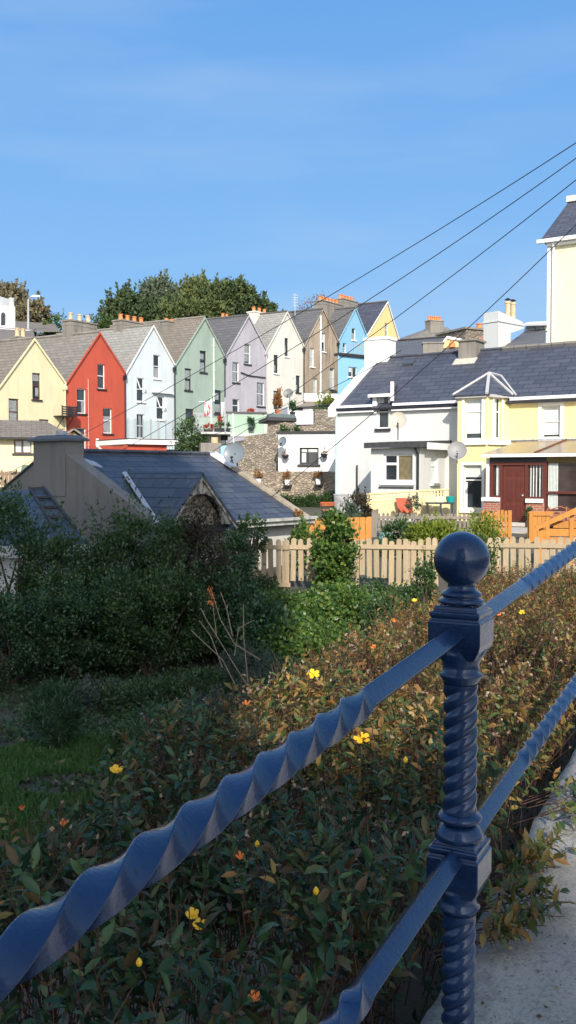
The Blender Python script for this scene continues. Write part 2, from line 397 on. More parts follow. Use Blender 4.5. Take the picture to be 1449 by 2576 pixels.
# ------------------------------------------------------------------ foliage (numpy)
def rand_dirs(n):
    v = RNG.normal(size=(n, 3)); return v / np.linalg.norm(v, axis=1)[:, None]
def leaves(P, D, size, aspect=.45, up=.0, jitter=.35, fold=.25, shape='diamond'):
    """P positions, D growing directions, returns V,F (one island per leaf)"""
    n = len(P); s = size * (1 + jitter * RNG.uniform(-1, 1, n)); D = D / np.linalg.norm(D, axis=1)[:, None]
    R = rand_dirs(n); R[:, 2] += up; S = np.cross(D, R); S /= np.linalg.norm(S, axis=1)[:, None] + 1e-9; N = np.cross(S, D)
    s = s[:, None]; w = s * aspect * .5
    if shape == 'diamond':
        V = np.stack([P, P + D * s * .45 + S * w + N * s * fold * .3, P + D * s, P + D * s * .45 - S * w + N * s * fold * .3], 1).reshape(-1, 3)
        F = np.arange(4 * n).reshape(n, 4)
        return V, F
    # long leaf: 8 vertices round a sunken midrib, gently drooping
    B = P; a = P + D * s * .25 + S * w * .75 + N * s * fold * .25; b = P + D * s * .6 + S * w * .8 + N * s * fold * .2
    T_ = P + D * s - N * s * .10; c = P + D * s * .6 - S * w * .8 + N * s * fold * .2; d = P + D * s * .25 - S * w * .75 + N * s * fold * .25
    m1 = P + D * s * .25; m2 = P + D * s * .6
    V = np.stack([B, a, b, T_, c, d, m1, m2], 1).reshape(-1, 3); k = np.arange(n)[:, None] * 8
    F = np.concatenate([k + np.array([[0, 1, 6, 6]]), k + np.array([[1, 2, 7, 6]]), k + np.array([[2, 3, 7, 7]]), k + np.array([[0, 6, 5, 5]]), k + np.array([[6, 7, 4, 5]]), k + np.array([[7, 3, 4, 4]])])
    return V, F
def tris(V, F):   # clean quads with repeated index into triangles
    a = F[:, [0, 1, 2]]; b = F[:, [0, 2, 3]]; G = np.concatenate([a, b]); ok = (G[:, 0] != G[:, 1]) & (G[:, 1] != G[:, 2]) & (G[:, 0] != G[:, 2])
    return V, G[ok]
def join(parts):
    Vs, Fs, k = [], [], 0
    for V, F in parts: Vs.append(V); Fs.append(F + k); k += len(V)
    return np.concatenate(Vs), np.concatenate(Fs)
def clump_crown(c, rad, nclump, nleaf, size, shoots=0, shoot_len=.5, aspect=.5, low=-.5, spread=.2, up=.6):
    """clumps of leaves through an ellipsoid, with upright shoots on top"""
    c = np.array(c); rad = np.array(rad)
    d = rand_dirs(nclump * 3); d = d[d[:, 2] > low][:nclump]
    rr = RNG.uniform(.45, 1.0, len(d)) ** .6; C = c + d * rad * rr[:, None]
    k = max(1, nleaf // len(C)); cr = spread * float(rad.mean())
    off = RNG.normal(size=(len(C), k, 3)) * cr * RNG.uniform(.5, 1.2, (len(C), 1, 1)); off[..., 2] *= .75
    P = (C[:, None, :] + off).reshape(-1, 3)
    D = (P - c) / rad; D /= np.linalg.norm(D, axis=1)[:, None] + 1e-6; D = D * .6 + rand_dirs(len(P)) * .9; D[:, 2] += up * .5
    out = [leaves(P, D, size, aspect)]
    if shoots:
        sd = rand_dirs(shoots * 3); sd = sd[sd[:, 2] > .1][:shoots]; S0 = c + sd * rad * .88
        L = shoot_len * RNG.uniform(.5, 1.3, len(sd)); m = 26
        t = RNG.uniform(0, 1, (len(sd), m)); lean = sd * .35; lean[:, 2] = 1; lean /= np.linalg.norm(lean, axis=1)[:, None]
        P2 = S0[:, None, :] + lean[:, None, :] * (t * L[:, None])[..., None] + RNG.normal(size=(len(sd), m, 3)) * .035 * (1.3 - t)[..., None]
        D2 = rand_dirs(len(sd) * m) * .8; D2[:, 2] += 1.0
        out.append(leaves(P2.reshape(-1, 3), D2, size, aspect))
    return join(out)
def stems(mb, base, tops, r=.03):
    for t in tops:
        b = Vector(base); t = Vector(t); m = b.lerp(t, .5) + Vector((random.uniform(-.1, .1), random.uniform(-.1, .1), 0)) * (t - b).length
        mb.tube([b, m, t], [r, r * .7, r * .3], 5, cap=False)

# ------------------------------------------------------------------ terrain
RX, RY = .347, 1.82; EX, EY = .4589, .8885; RSL = .0578          # the railing's line and climb
def aq(x, y):
    dx, dy = x - RX, y - RY; return dx * EX + dy * EY, -dx * EY + dy * EX
def pa(a, q, z=0.0): return Vector((RX + EX * a - EY * q, RY + EY * a + EX * q, z))
ROW = Frame(0, 53.8, (.609, .793)); ROWO = ROW.o
def sm(x, a, b):
    t = np.clip((x - a) / (b - a), 0, 1); return t * t * (3 - 2 * t)
def ground(x, y):
    x = np.asarray(x, float); y = np.asarray(y, float)
    a = (x - RX) * EX + (y - RY) * EY; q = -(x - RX) * EY + (y - RY) * EX
    st = -1.52 + RSL * np.clip(a, -30, 60)
    g = np.interp(y, [0, 12, 19.4, 27, 33, 40, 46, 60], [-3.1, -3.1, -2.43, -1.86, -1.78, -1.3, -1.35, -1.35])
    u = (x - ROWO.x) * .609 + (y - ROWO.y) * .793; b = -(x - ROWO.x) * .793 + (y - ROWO.y) * .609
    hill = -1.2 + .17 * np.clip(u, 0, 75) + sm(b, 6, 70) * 13
    g = g + (hill - g) * sm(b, -13, 0)
    wd = 2.6 + np.clip(a, 0, 30) * .05
    return st + (g - st) * sm(q, .1, .1 + wd) - .25 * (sm(q, 0, .3) - sm(q, .6, 2))
def gz(x, y): return float(ground(x, y))
xs = np.concatenate([-np.geomspace(300, 12, 28), np.linspace(-11.5, 14, 120), np.geomspace(14.5, 300, 30)])
ys = np.concatenate([-np.geomspace(120, 3, 12), np.linspace(-2.5, 26, 130), np.geomspace(26.5, 900, 70)])
Xg, Yg = np.meshgrid(xs, ys); Zg = ground(Xg, Yg)
fine = RNG.normal(size=Zg.shape) * .012 * (np.abs(Xg) < 13) * (Yg < 27); qq = -(Xg - RX) * EY + (Yg - RY) * EX
Zg = Zg + fine * (qq > .3)
Vg = np.stack([Xg, Yg, Zg], -1).reshape(-1, 3); nx, ny = len(xs), len(ys)
ii, jj = np.meshgrid(np.arange(ny - 1), np.arange(nx - 1), indexing='ij'); k = (ii * nx + jj).ravel()
b = NB('garden_soil'); c = b.coord(); 
col = b.ramp(b.noise(2.2, 8, c, .7), [(.3, (.045, .036, .028)), (.5, (.11, .095, .075)), (.7, (.06, .09, .035))])
col = b.mix(b.ramp(b.noise(.5, 4, c), [(.45, 0.0), (.6, .6)]), col, (.035, .06, .018)); b.col(col); b.b.inputs['Roughness'].default_value = .95
b.bump(b.noise(14, 6, c), .8, .05); SOIL = b.m
o = mkobj('ground', (Vg, np.stack([k, k + 1, k + nx + 1, k + nx], 1)), SOIL, smooth=True); tag(o, kind='structure')
b = NB('asphalt'); c = b.coord(); b.col(b.ramp(b.noise(60, 3, c), [(.3, (.12, .118, .11)), (.7, (.20, .195, .185))])); b.b.inputs['Roughness'].default_value = .9; ASPH = b.m
b = NB('concrete_paving'); c = b.coord(); b.col(b.ramp(b.noise(5, 8, c, .7), [(.3, (.40, .37, .33)), (.7, (.54, .50, .45))])); b.b.inputs['Roughness'].default_value = .9
b.bump(b.noise(40, 4, c), .3, .01); PAVE = b.m
def strip(name, q0, q1, dz, mat, a0=-14, a1=40, n=60):
    m = MB()
    for i in range(n):
        s0 = a0 + (a1 - a0) * i / n; s1 = a0 + (a1 - a0) * (i + 1) / n
        m.face(pa(s0, q0, -1.5 + RSL * s0 + dz), pa(s1, q0, -1.5 + RSL * s1 + dz), pa(s1, q1, -1.5 + RSL * s1 + dz), pa(s0, q1, -1.5 + RSL * s0 + dz))
    tag(mkobj(name, m, mat), kind='structure')
strip('pavement', -1.9, -.36, .0, PAVE); strip('road', -8.5, -2.02, -.12, ASPH)
m = MB(); m.hexa([pa(-14, -1.9, -1.72 - .8), pa(-14, -2.02, -1.72 - .8), pa(40, -2.02, -1.72 + 2.3), pa(40, -1.9, -1.72 + 2.3)], [pa(-14, -1.9, -1.497 - .809), pa(-14, -2.02, -1.497 - .809), pa(40, -2.02, -1.497 + 2.312), pa(40, -1.9, -1.497 + 2.312)])
tag(mkobj('kerb', m, PAVE), kind='structure')

# ------------------------------------------------------------------ stone coping under the railing
b = NB('rough_concrete'); c = b.coord()
col = b.ramp(b.noise(2.2, 10, c, .8), [(.3, (.50, .47, .41)), (.5, (.72, .68, .61)), (.7, (.84, .80, .73))])
col = b.mix(b.ramp(b.noise(85, 6, c, .8), [(.36, .7), (.5, 0.0)]), col, (.17, .16, .145))
col = b.mix(b.ramp(b.noise(130, 5, c, .8), [(.58, 0.0), (.70, .8)]), col, (.78, .76, .72))
for sc_, lo, hi, cc_ in ((34, .05, .13, (.05, .045, .04)), (60, .07, .15, (.66, .63, .58)), (13, .02, .045, (.035, .03, .028))):
    v_ = b.add('ShaderNodeTexVoronoi'); v_.inputs['Scale'].default_value = sc_; b.link(c, v_.inputs['Vector'])
    col = b.mix(b.ramp(v_.outputs[0], [(lo, .85), (hi, 0.0)]), col, cc_)
col = b.mix(b.ramp(b.noise(5, 8, c, .8), [(.52, 0.0), (.66, .55)]), col, (.17, .165, .14))
b.col(col); b.b.inputs['Roughness'].default_value = .97; h = b.mix(.5, b.noise(70, 8, c, .85), b.noise(14, 8, c, .8)); b.bump(h, 1.0, .05); ROUGH = b.m
prof = [(.2, -1.75), (.14, -1.34), (.125, -1.285), (.06, -1.245), (.0, -1.238), (-.12, -1.236), (-.2, -1.24), (-.27, -1.255), (-.31, -1.3), (-.33, -1.56)]
n = 420; aa = np.linspace(-3.0, 12, n); qs = np.array([p[0] for p in prof]); zs = np.array([p[1] for p in prof])
A2, Q2 = np.meshgrid(aa, qs, indexing='ij'); Z2 = np.tile(zs, (n, 1)) + RSL * A2
wob = np.cumsum(RNG.normal(size=(n, len(prof))), axis=0) * .0012; wob -= np.linspace(0, 1, n)[:, None] * wob[-1]; Z2 = Z2 + wob * .8 + RNG.normal(size=Z2.shape) * .003; Q2 = Q2 + wob * .8 + RNG.normal(size=Z2.shape) * .002
Vc = np.stack([RX + EX * A2 - EY * Q2, RY + EY * A2 + EX * Q2, Z2], -1).reshape(-1, 3)
ii, jj = np.meshgrid(np.arange(n - 1), np.arange(len(prof) - 1), indexing='ij'); k = (ii * len(prof) + jj).ravel()
o = mkobj('coping_wall', (Vc, np.stack([k, k + 1, k + 1 + len(prof), k + len(prof)], 1)), ROUGH, smooth=False)
tag(o, 'low rough grey concrete coping wall under the blue iron railing', 'wall')

N_ = 260; a_ = RNG.uniform(-.3, 5, N_); q_ = RNG.uniform(-.28, .06, N_) * RNG.uniform(.2, 1, N_) ** .3; P_ = np.stack([RX + EX * a_ - EY * q_, RY + EY * a_ + EX * q_, -1.232 + RSL * a_], 1); D_ = rand_dirs(N_); D_[:, 2] *= .15
V, F = leaves(P_, D_, .014, .6); o = mkobj('leaf_debris', (V, F), leafm('brown_debris', [(.06, .04, .025), (.16, .10, .05), (.30, .22, .12)], .9, .05)); tag(o, 'tiny dead leaves and grit lying on the concrete coping', 'debris', kind='stuff')

# ------------------------------------------------------------------ iron railing
b = NB('gloss_blue_paint'); c = b.coord()
nn = b.noise(9, 5, c, .6); col = b.ramp(nn, [(.3, (.006, .018, .058)), (.7, (.010, .031, .096))])
col = b.mix(b.ramp(b.noise(70, 6, c, .75), [(.62, 0.0), (.68, .8)]), col, (.006, .008, .014))
col = b.mix(b.ramp(b.noise(16, 7, c, .8), [(.66, 0.0), (.72, .55)]), col, (.13, .14, .15))
col = b.mix(b.ramp(b.noise(24, 7, b.coord('Object', (1, 1, .6)), .8), [(.69, 0.0), (.73, .7)]), col, (.10, .045, .02)); b.col(col)
b.link(b.ramp(b.noise(30, 5, c, .7), [(.3, .14), (.7, .36)]), b.b.inputs['Roughness']); b.b.inputs['Specular IOR Level'].default_value = .3; b.b.inputs['Specular Tint'].default_value = (.6, .8, 1, 1)
b.b.inputs['Coat Weight'].default_value = .6; b.b.inputs['Coat Roughness'].default_value = .12; b.b.inputs['Coat IOR'].default_value = 1.45
b.bump(b.mix(.5, b.noise(38, 6, c, .7), b.noise(120, 4, c)), .5, .006); BLUE = b.m
rail = Thing('iron_railing', 'dark blue wrought iron railing with twisted bars and ball topped post in the foreground', 'railing', pa(0, 0, -1.24))
YAW = math.atan2(EX, EY)
def rx(a, q, z): return pa(a, q, z)
def sq_section(half, nseg=5, rnd=.13):
    pts = []
    for cxn, cyn, s in ((1, 1, 0), (-1, 1, 90), (-1, -1, 180), (1, -1, 270)):
        for i in range(nseg):
            t = math.radians(s + 90 * i / (nseg - 1)); r = half * rnd
            pts.append((cxn * (half - r) + r * math.cos(t), cyn * (half - r) + r * math.sin(t)))
    return pts
SPAN = 2.9
def bar(a0, a1, zc, half=.0163, tw=.51, quarter=(2.9 - 1.02) / 23, name='rail'):
    sec = sq_section(half); m = MB(); n = int((a1 - a0) / .007); d = Vector((EX, EY, RSL)).normalized()
    sx = Vector((EY, -EX, 0)); up = sx.cross(d).normalized(); prev = None
    for i in range(n + 1):
        a = a0 + (a1 - a0) * i / n; loc = a % SPAN; t = min(max(loc - tw, 0), SPAN - 2 * tw)
        ang = math.pi / 4 + t * (math.pi / 2) / quarter
        sw = 1.0 + .08 * min(1, max(0, min(t, SPAN - 2 * tw - t)) / .03)
        c = pa(a, 0, zc + RSL * a); ca, sa = math.cos(ang), math.sin(ang); k0 = len(m.v)
        for (x, y) in sec: m.v.append(c + sx * (x * ca - y * sa) * sw + up * (x * sa + y * ca) * sw)
        L = len(sec)
        if prev is not None:
            for j in range(L): m.f.append((prev + j, k0 + j, k0 + (j + 1) % L, prev + (j + 1) % L))
        prev = k0
    return m
rail.part('top_rail', bar(-2.88, 2.88, -.317), BLUE, smooth=True)
rail.part('bottom_rail', bar(-2.88, 2.88, -.765), BLUE, smooth=True)
S = 1.82 / FPX     # metres per unit at the post
def zy(py): return -(py - 1189) * S
def post(a):
    dz = RSL * a; c0 = pa(a, 0, 0)
    m = MB()
    R = .0555; zc = zy(1407); pr = [(R * math.cos(math.radians(t)), zc + dz + R * math.sin(math.radians(t))) for t in range(90, -64, -6)]
    pr = [(max(r, .0005), z) for r, z in pr]
    pr += [(.0272, zy(1472) + dz), (.028, zy(1481) + dz), (.034, zy(1487) + dz), (.0395, zy(1492) + dz), (.0405, zy(1498) + dz), (.036, zy(1502) + dz), (.037, zy(1504) + dz), (.0445, zy(1508) + dz), (.0455, zy(1513) + dz), (.043, zy(1519) + dz)]
    m.lathe((c0.x, c0.y, 0), pr, 48); P = rail.part('post', MB().lathe((c0.x, c0.y, 0), shaft_prof(zy(1690) + dz, zy(2760) + dz), 8), BLUE)
    rail.part('ball_finial', m, BLUE, P, smooth=True)
    # twisted shafts and collars
    for (y0, y1) in ((1722, 2052), (2312, 2700)):
        z1, z0 = zy(y0) + dz, zy(y1) + dz; m = MB(); nz_ = int((z1 - z0) / .003); nt_ = 72; prev = None
        for i in range(nz_ + 1):
            z = z0 + (z1 - z0) * i / nz_; k0 = len(m.v)
            e = min(1, (z - z0) / .02, (z1 - z) / .02)
            for j in range(nt_):
                th = 2 * math.pi * j / nt_; ph = 1.5 * (th - (z - z0) / .0158)
                r = .0345 * (1 - .24 * e * (1 - abs(math.cos(ph)) ** .7)); m.v.append(Vector((c0.x + r * math.cos(th), c0.y + r * math.sin(th), z)))
            if prev is not None:
                for j in range(nt_): m.f.append((prev + j, prev + (j + 1) % nt_, k0 + (j + 1) % nt_, k0 + j))
            prev = k0
        rail.part('twisted_shaft', m, BLUE, P, smooth=True)
    def ring(y0, y1, r):
        z1, z0 = zy(y0) + dz, zy(y1) + dz; n = 7
        return [(.03, z0)] + [(.03 + (r - .03) * math.sin(math.pi * i / n), z0 + (z1 - z0) * i / n) for i in range(1, n)] + [(.03, z1)]
    for prf in ([(.031, zy(1728) + dz), (.036, zy(1716) + dz), (.043, zy(1702) + dz), (.0445, zy(1697) + dz), (.036, zy(1692) + dz), (.037, zy(1670) + dz), (.044, zy(1652) + dz), (.05, zy(1632) + dz)],
                ring(2050, 2082, .045), [(.05, zy(2118) + dz), (.046, zy(2106) + dz), (.0395, zy(2090) + dz), (.033, zy(2083) + dz)],
                [(.031, zy(2318) + dz), (.039, zy(2302) + dz), (.0425, zy(2296) + dz), (.034, zy(2290) + dz), (.036, zy(2268) + dz), (.049, zy(2240) + dz)]):
        rail.part('collar', MB().lathe((c0.x, c0.y, 0), prf, 40), BLUE, P, smooth=True)
    d = Vector((EX, EY, 0)); sx = Vector((EY, -EX, 0))
    def blk(zt, zb, hw=.0525):
        m = MB()
        def lv(h, z): return [c0 + (-d - sx) * h + Vector((0, 0, z)), c0 + (-d + sx) * h + Vector((0, 0, z)), c0 + (d + sx) * h + Vector((0, 0, z)), c0 + (d - sx) * h + Vector((0, 0, z))]
        zt += dz; zb += dz; H = zt - zb
        L = [(.03, zb - .022), (hw * .72, zb - .018), (hw * .93, zb), (hw - .002, zb + .006), (hw, zb + .012), (hw, zt - .03), (hw - .005, zt - .027), (hw - .005, zt - .023), (hw - .002, zt - .02), (hw - .002, zt - .012), (hw - .009, zt - .010), (hw - .009, zt - .004), (hw - .012, zt), (.02, zt)]
        ks = []
        for h, z in L: ks.append(len(m.v)); m.v += [p for p in lv(h, z)]
        for p, q in zip(ks[:-1], ks[1:]):
            for j in range(4): m.f.append((p + j, p + (j + 1) % 4, q + (j + 1) % 4, q + j))
        o = rail.part('block', m, BLUE, P)
        bv = o.modifiers.new('bevel', 'BEVEL'); bv.width = .002; bv.segments = 2; bv.limit_method = 'ANGLE'
    blk(zy(1521), zy(1632)); blk(zy(2118), zy(2236))
def shaft_prof(z0, z1): return [(.02, z1), (.02, z0)]
post(0); post(2.9); post(-2.9)

# ------------------------------------------------------------------ hypericum hedge along the railing
def canopy(a, q):
    """height of the clipped top of the hedge"""
    W = 1.62 + .11 * np.clip(a, 0, 20); t = np.clip(q / W, 0, 1.3)
    n = .05 * np.sin(a * 3.1 + q * 2.3) + .05 * np.sin(a * 5.7 - q * 4.1 + 1) + .03 * np.sin(a * 11 + q * 9)
    return -1.10 + .004 * a - .045 * np.clip(a - 4, 0, 12) + n - .55 * np.clip(t - .86, 0, 1) ** 1.2 * 2.2 - .26 * sm(-q, -.3, -.05) - .1 * sm(q, .9 * W, W)
G1 = [(.014, .045, .02), (.03, .08, .034), (.055, .12, .045), (.10, .17, .06), (.15, .075, .035), (.04, .10, .038)]
G2 = [(.035, .075, .025), (.07, .12, .035), (.15, .17, .045), (.36, .18, .05), (.24, .11, .03), (.10, .18, .04), (.48, .28, .08)]
G3 = [(.08, .12, .04), (.28, .20, .055), (.44, .21, .06), (.55, .33, .10), (.36, .12, .05), (.15, .21, .05), (.6, .42, .18)]
LM1 = leafm('hypericum_leaf_dark', G1, .42, .22, spec=.35); LM2 = leafm('hypericum_leaf_turning', G2, .5, .3); LM3 = leafm('hypericum_leaf_rusty', G3, .55, .35)
TWIG = plain('reddish_twig', (.10, .045, .03), .8, var=.4, scale=20); TWIGP = plain('dry_pale_twig', (.30, .22, .15), .9, var=.3, scale=9)
YEL = plain('yellow_petal', (.85, .50, .02), .5, var=.08, scale=20); ORG = plain('faded_orange_petal', (.70, .20, .04), .6, var=.3, scale=40)
SEEDH = leafm('rusty_seed_head', [(.42, .13, .03), (.30, .12, .04), (.22, .09, .04), (.35, .22, .08)], .8, .1)
def sprigs(B, A, L, npair, lsize, near):
    A = A / np.linalg.norm(A, axis=1)[:, None]; R = rand_dirs(len(B)); S_ = np.cross(A, R); S_ /= np.linalg.norm(S_, axis=1)[:, None]; T_ = np.cross(A, S_)
    Ps, Ds = [], []
    for j in range(npair):
        t = .25 + .75 * j / (npair - 1); base = B + A * (L * t)[:, None]; ax = S_ if j % 2 else T_
        spread = 1.0 - .45 * j / (npair - 1)
        for sg in (1, -1):
            Ps.append(base); Ds.append(ax * sg * spread + A * (.08 + .42 * j / (npair - 1)) + RNG.normal(size=B.shape) * .18 + np.array([0, 0, .05]))
    P = np.concatenate(Ps); D = np.concatenate(Ds)
    return leaves(P, D, lsize, .43, up=1.4, jitter=.55, fold=.35, shape='long' if near else 'diamond')
def sticks(P0, P1, r):
    D = P1 - P0; D /= np.linalg.norm(D, axis=1)[:, None]; S_ = np.cross(D, np.array([.3, .2, .93])); S_ /= np.linalg.norm(S_, axis=1)[:, None] + 1e-9; T_ = np.cross(D, S_)
    c = [(1, 0), (-.5, .87), (-.5, -.87)]
    V = np.stack([P0 + (S_ * x + T_ * y) * r for x, y in c] + [P1 + (S_ * x + T_ * y) * r * .5 for x, y in c], 1).reshape(-1, 3); k = np.arange(len(P0))[:, None] * 6
    return V, np.concatenate([k + np.array([[0, 1, 4, 3]]), k + np.array([[1, 2, 5, 4]]), k + np.array([[2, 0, 3, 5]])])
HB = []
hl = ['dark green hypericum shrub in the bottom left foreground under the blue top rail', 'shaded hypericum shrub behind the twisted bottom rail, left of the post foot',
      'hypericum shrub half in sun behind the shaft of the ball topped post', 'sunlit hypericum shrub turning rust brown just beyond the ball topped post',
      'rusty hypericum shrub in the middle of the sunny hedge, below the picket fence', 'far hypericum shrub with brown seed heads near the picket fence',
      'last hypericum shrub of the hedge, at the foot of the picket fence on the right']
bounds = [-1.5, .35, 1.5, 2.7, 4.3, 6.2, 8.4, 11.2]
for i in range(7):
    a0, a1 = bounds[i], bounds[i + 1]; near = i < 3; W1 = 1.62 + .11 * max(0, (a0 + a1) / 2)
    T = Thing('hypericum_shrub', hl[i], 'shrub', (pa((a0 + a1) / 2, W1 / 2).x, pa((a0 + a1) / 2, W1 / 2).y, gz(*pa((a0 + a1) / 2, W1 / 2).xy)), 'hypericum shrubs of the hedge behind the railing')
    HB.append((a0, a1, T))
    dens = [560, 520, 420, 330, 260, 220, 190][i]; N = int((a1 - a0) * W1 * dens)
    a = RNG.uniform(a0 - .12, a1 + .12, N); q = RNG.uniform(.17, 1.12, N) ** 1 * W1; q = np.where(q < .2, .2 + q * .5, q)
    if near:
        gap = np.sin(a * 7.3 + q * 5.1) * np.sin(q * 8.7 - a * 4.3 + 2) + .45 * np.sin(a * 17 + 3) * np.sin(q * 15 + 1); kp = gap + RNG.normal(size=N) * .25 > -.42; a = a[kp]; q = q[kp]; N = len(a)
    dep = RNG.exponential(.14, N); z = canopy(a, q) - dep + RNG.normal(size=N) * .03
    z = z + (RNG.uniform(0, 1, N) < .08) * RNG.uniform(.02, .14, N)
    z = np.maximum(z, ground(RX + EX * a - EY * q, RY + EY * a + EX * q) + .05)
    B = np.stack([RX + EX * a - EY * q, RY + EY * a + EX * q, z], 1) - np.array([0, 0, .1])
    out = (q / W1 - .5)[:, None] * np.array([[-EY, EX, 0]]); A_ = np.array([[0, 0, 1.0]]) + out * .9 + RNG.normal(size=(N, 3)) * .33
    L = RNG.uniform(.09, .19, N); ls = .044 if near else .039
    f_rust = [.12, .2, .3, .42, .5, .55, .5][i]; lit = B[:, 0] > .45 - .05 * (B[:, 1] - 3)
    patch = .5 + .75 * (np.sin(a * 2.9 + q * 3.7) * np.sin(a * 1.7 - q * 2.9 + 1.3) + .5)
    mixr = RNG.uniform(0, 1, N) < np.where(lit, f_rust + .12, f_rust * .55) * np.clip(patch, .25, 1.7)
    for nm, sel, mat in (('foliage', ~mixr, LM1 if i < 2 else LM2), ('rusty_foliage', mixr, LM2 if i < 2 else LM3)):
        V, F = sprigs(B[sel], A_[sel], L[sel], 6 if near else 5, ls * (.8 if nm != 'foliage' else 1), near)
        if near: V, F = tris(V, F)
        T.part(nm, (V, F), mat)
    V, F = sticks(B - np.array([[0, 0, .18]]) + RNG.normal(size=B.shape) * .05, B + A_ * L[:, None], .0022 if near else .003)
    M = N // 5; tt = B[:M] + np.array([0, 0, .05]); e = RNG.normal(size=(M, 3)) * .05; e[:, 2] = RNG.uniform(.08, .2, M)
    V2, F2 = sticks(tt, tt + e, .0022 if near else .003); T.part('twigs', join([(V, F), (V2, F2)]), TWIG)['kind'] = 'stuff'
    # dry seed heads at the stem tips
    if i >= 1:
        K = M // 2 if i > 3 else M; tt = tt[:K]; e = e[:K]; D = rand_dirs(K * 3); P = np.repeat(tt + e, 3, 0); V, F = leaves(P, D, .016 if near else .022, .7); T.part('seed_heads', (V, F), SEEDH if i > 3 else TWIGP)['kind'] = 'stuff'
def canopy_hit(px, py):
    r = ray(px, py); t = .5
    while t < 14:
        p = r * t; a, q = aq(p.x, p.y)
        if p.z < float(canopy(a, q)) + .03: return p, a
        t += .01
    return p, a
def shrub_at(a):
    for a0, a1, T in HB:
        if a < a1: return T
    return HB[-1][2]
for px, py, r, kind in ((910, 1870, .030, 'o'), (293, 1957, .028, 'c'), (919, 1810, .022, 'c'), (788, 1706, .030, 'o'), (1043, 1520, .024, 'c'), (484, 2325, .018, 'c'), (502, 2352, .018, 'c'),
                        (640, 2540, .018, 'r'), (1313, 1547, .022, 'o'), (1255, 1557, .03, 'r'), (605, 2178, .018, 'r'), (55, 2046, .022, 'r'), (162, 2092, .022, 'r'), (620, 1788, .026, 'r'),
                        (647, 2141, .010, 'b'), (795, 2262, .010, 'b'), (1020, 1925, .012, 'b'), (992, 1572, .024, 'r'), (940, 1640, .022, 'r'), (350, 2445, .009, 'b'), (478, 2080, .009, 'b'), (70, 2440, .009, 'b'), (1330, 1500, .02, 'r')):
    p, a = canopy_hit(px, py); T = shrub_at(a); m = MB(); c = p + Vector((0, 0, .02)); r *= 1.02
    ax = (Vector((0, 0, 1)) - ray(px, py).normalized() * random.uniform(.4, 1.2)).normalized(); s = ax.cross(Vector((1, .3, 0))).normalized(); t = ax.cross(s)
    if kind == 'b': m.lathe(c, [(.001, -r), (r * .6, -r * .6), (r * .75, 0), (r * .55, r * .6), (.001, r * 1.1)], 8)
    else:
        for k in range(5):
            q = 2 * math.pi * k / 5 + random.uniform(-.15, .15); d = s * math.cos(q) + t * math.sin(q); e = ax.cross(d)
            lift = {'o': .15, 'c': .75, 'r': 1.2}[kind]; d2 = (d + ax * lift).normalized()
            w_ = .62 if kind != 'r' else .35
            pts = [c, c + d2 * r * .5 + e * r * w_ * .6, c + d2 * r * .9 + e * r * w_ * .7, c + d2 * r * 1.15 + e * r * .1, c + d2 * r * .95 - e * r * w_ * .55, c + d2 * r * .5 - e * r * w_ * .5]
            m.face(*pts)
        m.lathe(c + ax * r * .05, [(r * .12, 0), (r * .2, r * .15), (r * .1, r * .35)], 6, ax)
    T.part('flower_bud' if kind == 'b' else 'flower', m, ORG if kind == 'r' else YEL, label={'r': 'withered orange flower', 'b': None}.get(kind, 'open yellow flower'))
# sprays spilling over the coping on the right
T = Thing('spilling_shrub', 'green hypericum branches spilling over the concrete coping right of the post', 'shrub', pa(.9, .25, -1.3))
Bs, As = [], []
for px, py, n in ((1225, 2350, 8), (1262, 2310, 5), (1300, 2280, 4), (1250, 2190, 8), (1290, 2160, 7), (1335, 2140, 5), (1370, 2150, 3), (1345, 2265, 3), (1420, 2000, 7), (1449, 1990, 6), (1400, 2030, 5), (1240, 2250, 6)):
    for _ in range(n):
        r = ray(px + random.gauss(0, 18), py + random.gauss(0, 14)); t = 1.2
        while t < 6:
            p = r * t; a, q = aq(p.x, p.y)
            if p.z < -1.21 + RSL * a: break
            t += .01
        Bs.append(tuple(p + Vector((0, 0, .0)))); As.append((EY * .7 + random.gauss(0, .3), -EX * .6 + random.gauss(0, .3), .35))
B = np.array(Bs); A_ = np.array(As); L = RNG.uniform(.06, .12, len(B)); V, F = tris(*sprigs(B, A_, L, 5, .036, True)); T.part('foliage', (V, F), LM2)
V, F = sticks(B - A_ * .12 - np.array([0, 0, .02]), B + A_ * L[:, None], .002); T.part('twigs', (V, F), TWIG)

# ------------------------------------------------------------------ lawn, litter
m = None
def blades(N, xr, yr, h, test=None):
    x = RNG.uniform(*xr, N); y = RNG.uniform(*yr, N)
    if test is not None: k = test(x, y); x, y = x[k], y[k]
    P = np.stack([x, y, ground(x, y)], 1); D = rand_dirs(len(P)) * .5; D[:, 2] = 1
    return leaves(P, D, h, .17)
GRASS = leafm('grass_blade', [(.06, .17, .035), (.10, .25, .055), (.15, .29, .08), (.22, .25, .11)], .5, .3)
def lawn_t(x, y): return (x < -.9 - .12 * (y - 7) + .3 * np.sin(y * 1.7)) & (y < 10.1 + .5 * np.sin(x * 2)) & (np.sin(x * 2.3 + y * 1.1) + np.sin(y * 3.1 - x) > -1.4)
V, F = blades(150000, (-6.5, -.6), (5.5, 10.9), .075, lawn_t)
o = mkobj('lawn_grass', (V, F), GRASS); tag(o, 'patch of short bright green lawn grass at the left edge', 'grass', kind='stuff')
def weed_t(x, y): return (np.sin(x * 3.3 + y * 2.1) + np.sin(y * 2.7 - x * 1.3) + RNG.normal(size=x.shape) * .5 > -.6)
V, F = blades(26000, (-4.5, 1.5), (6.5, 13), .06, weed_t)
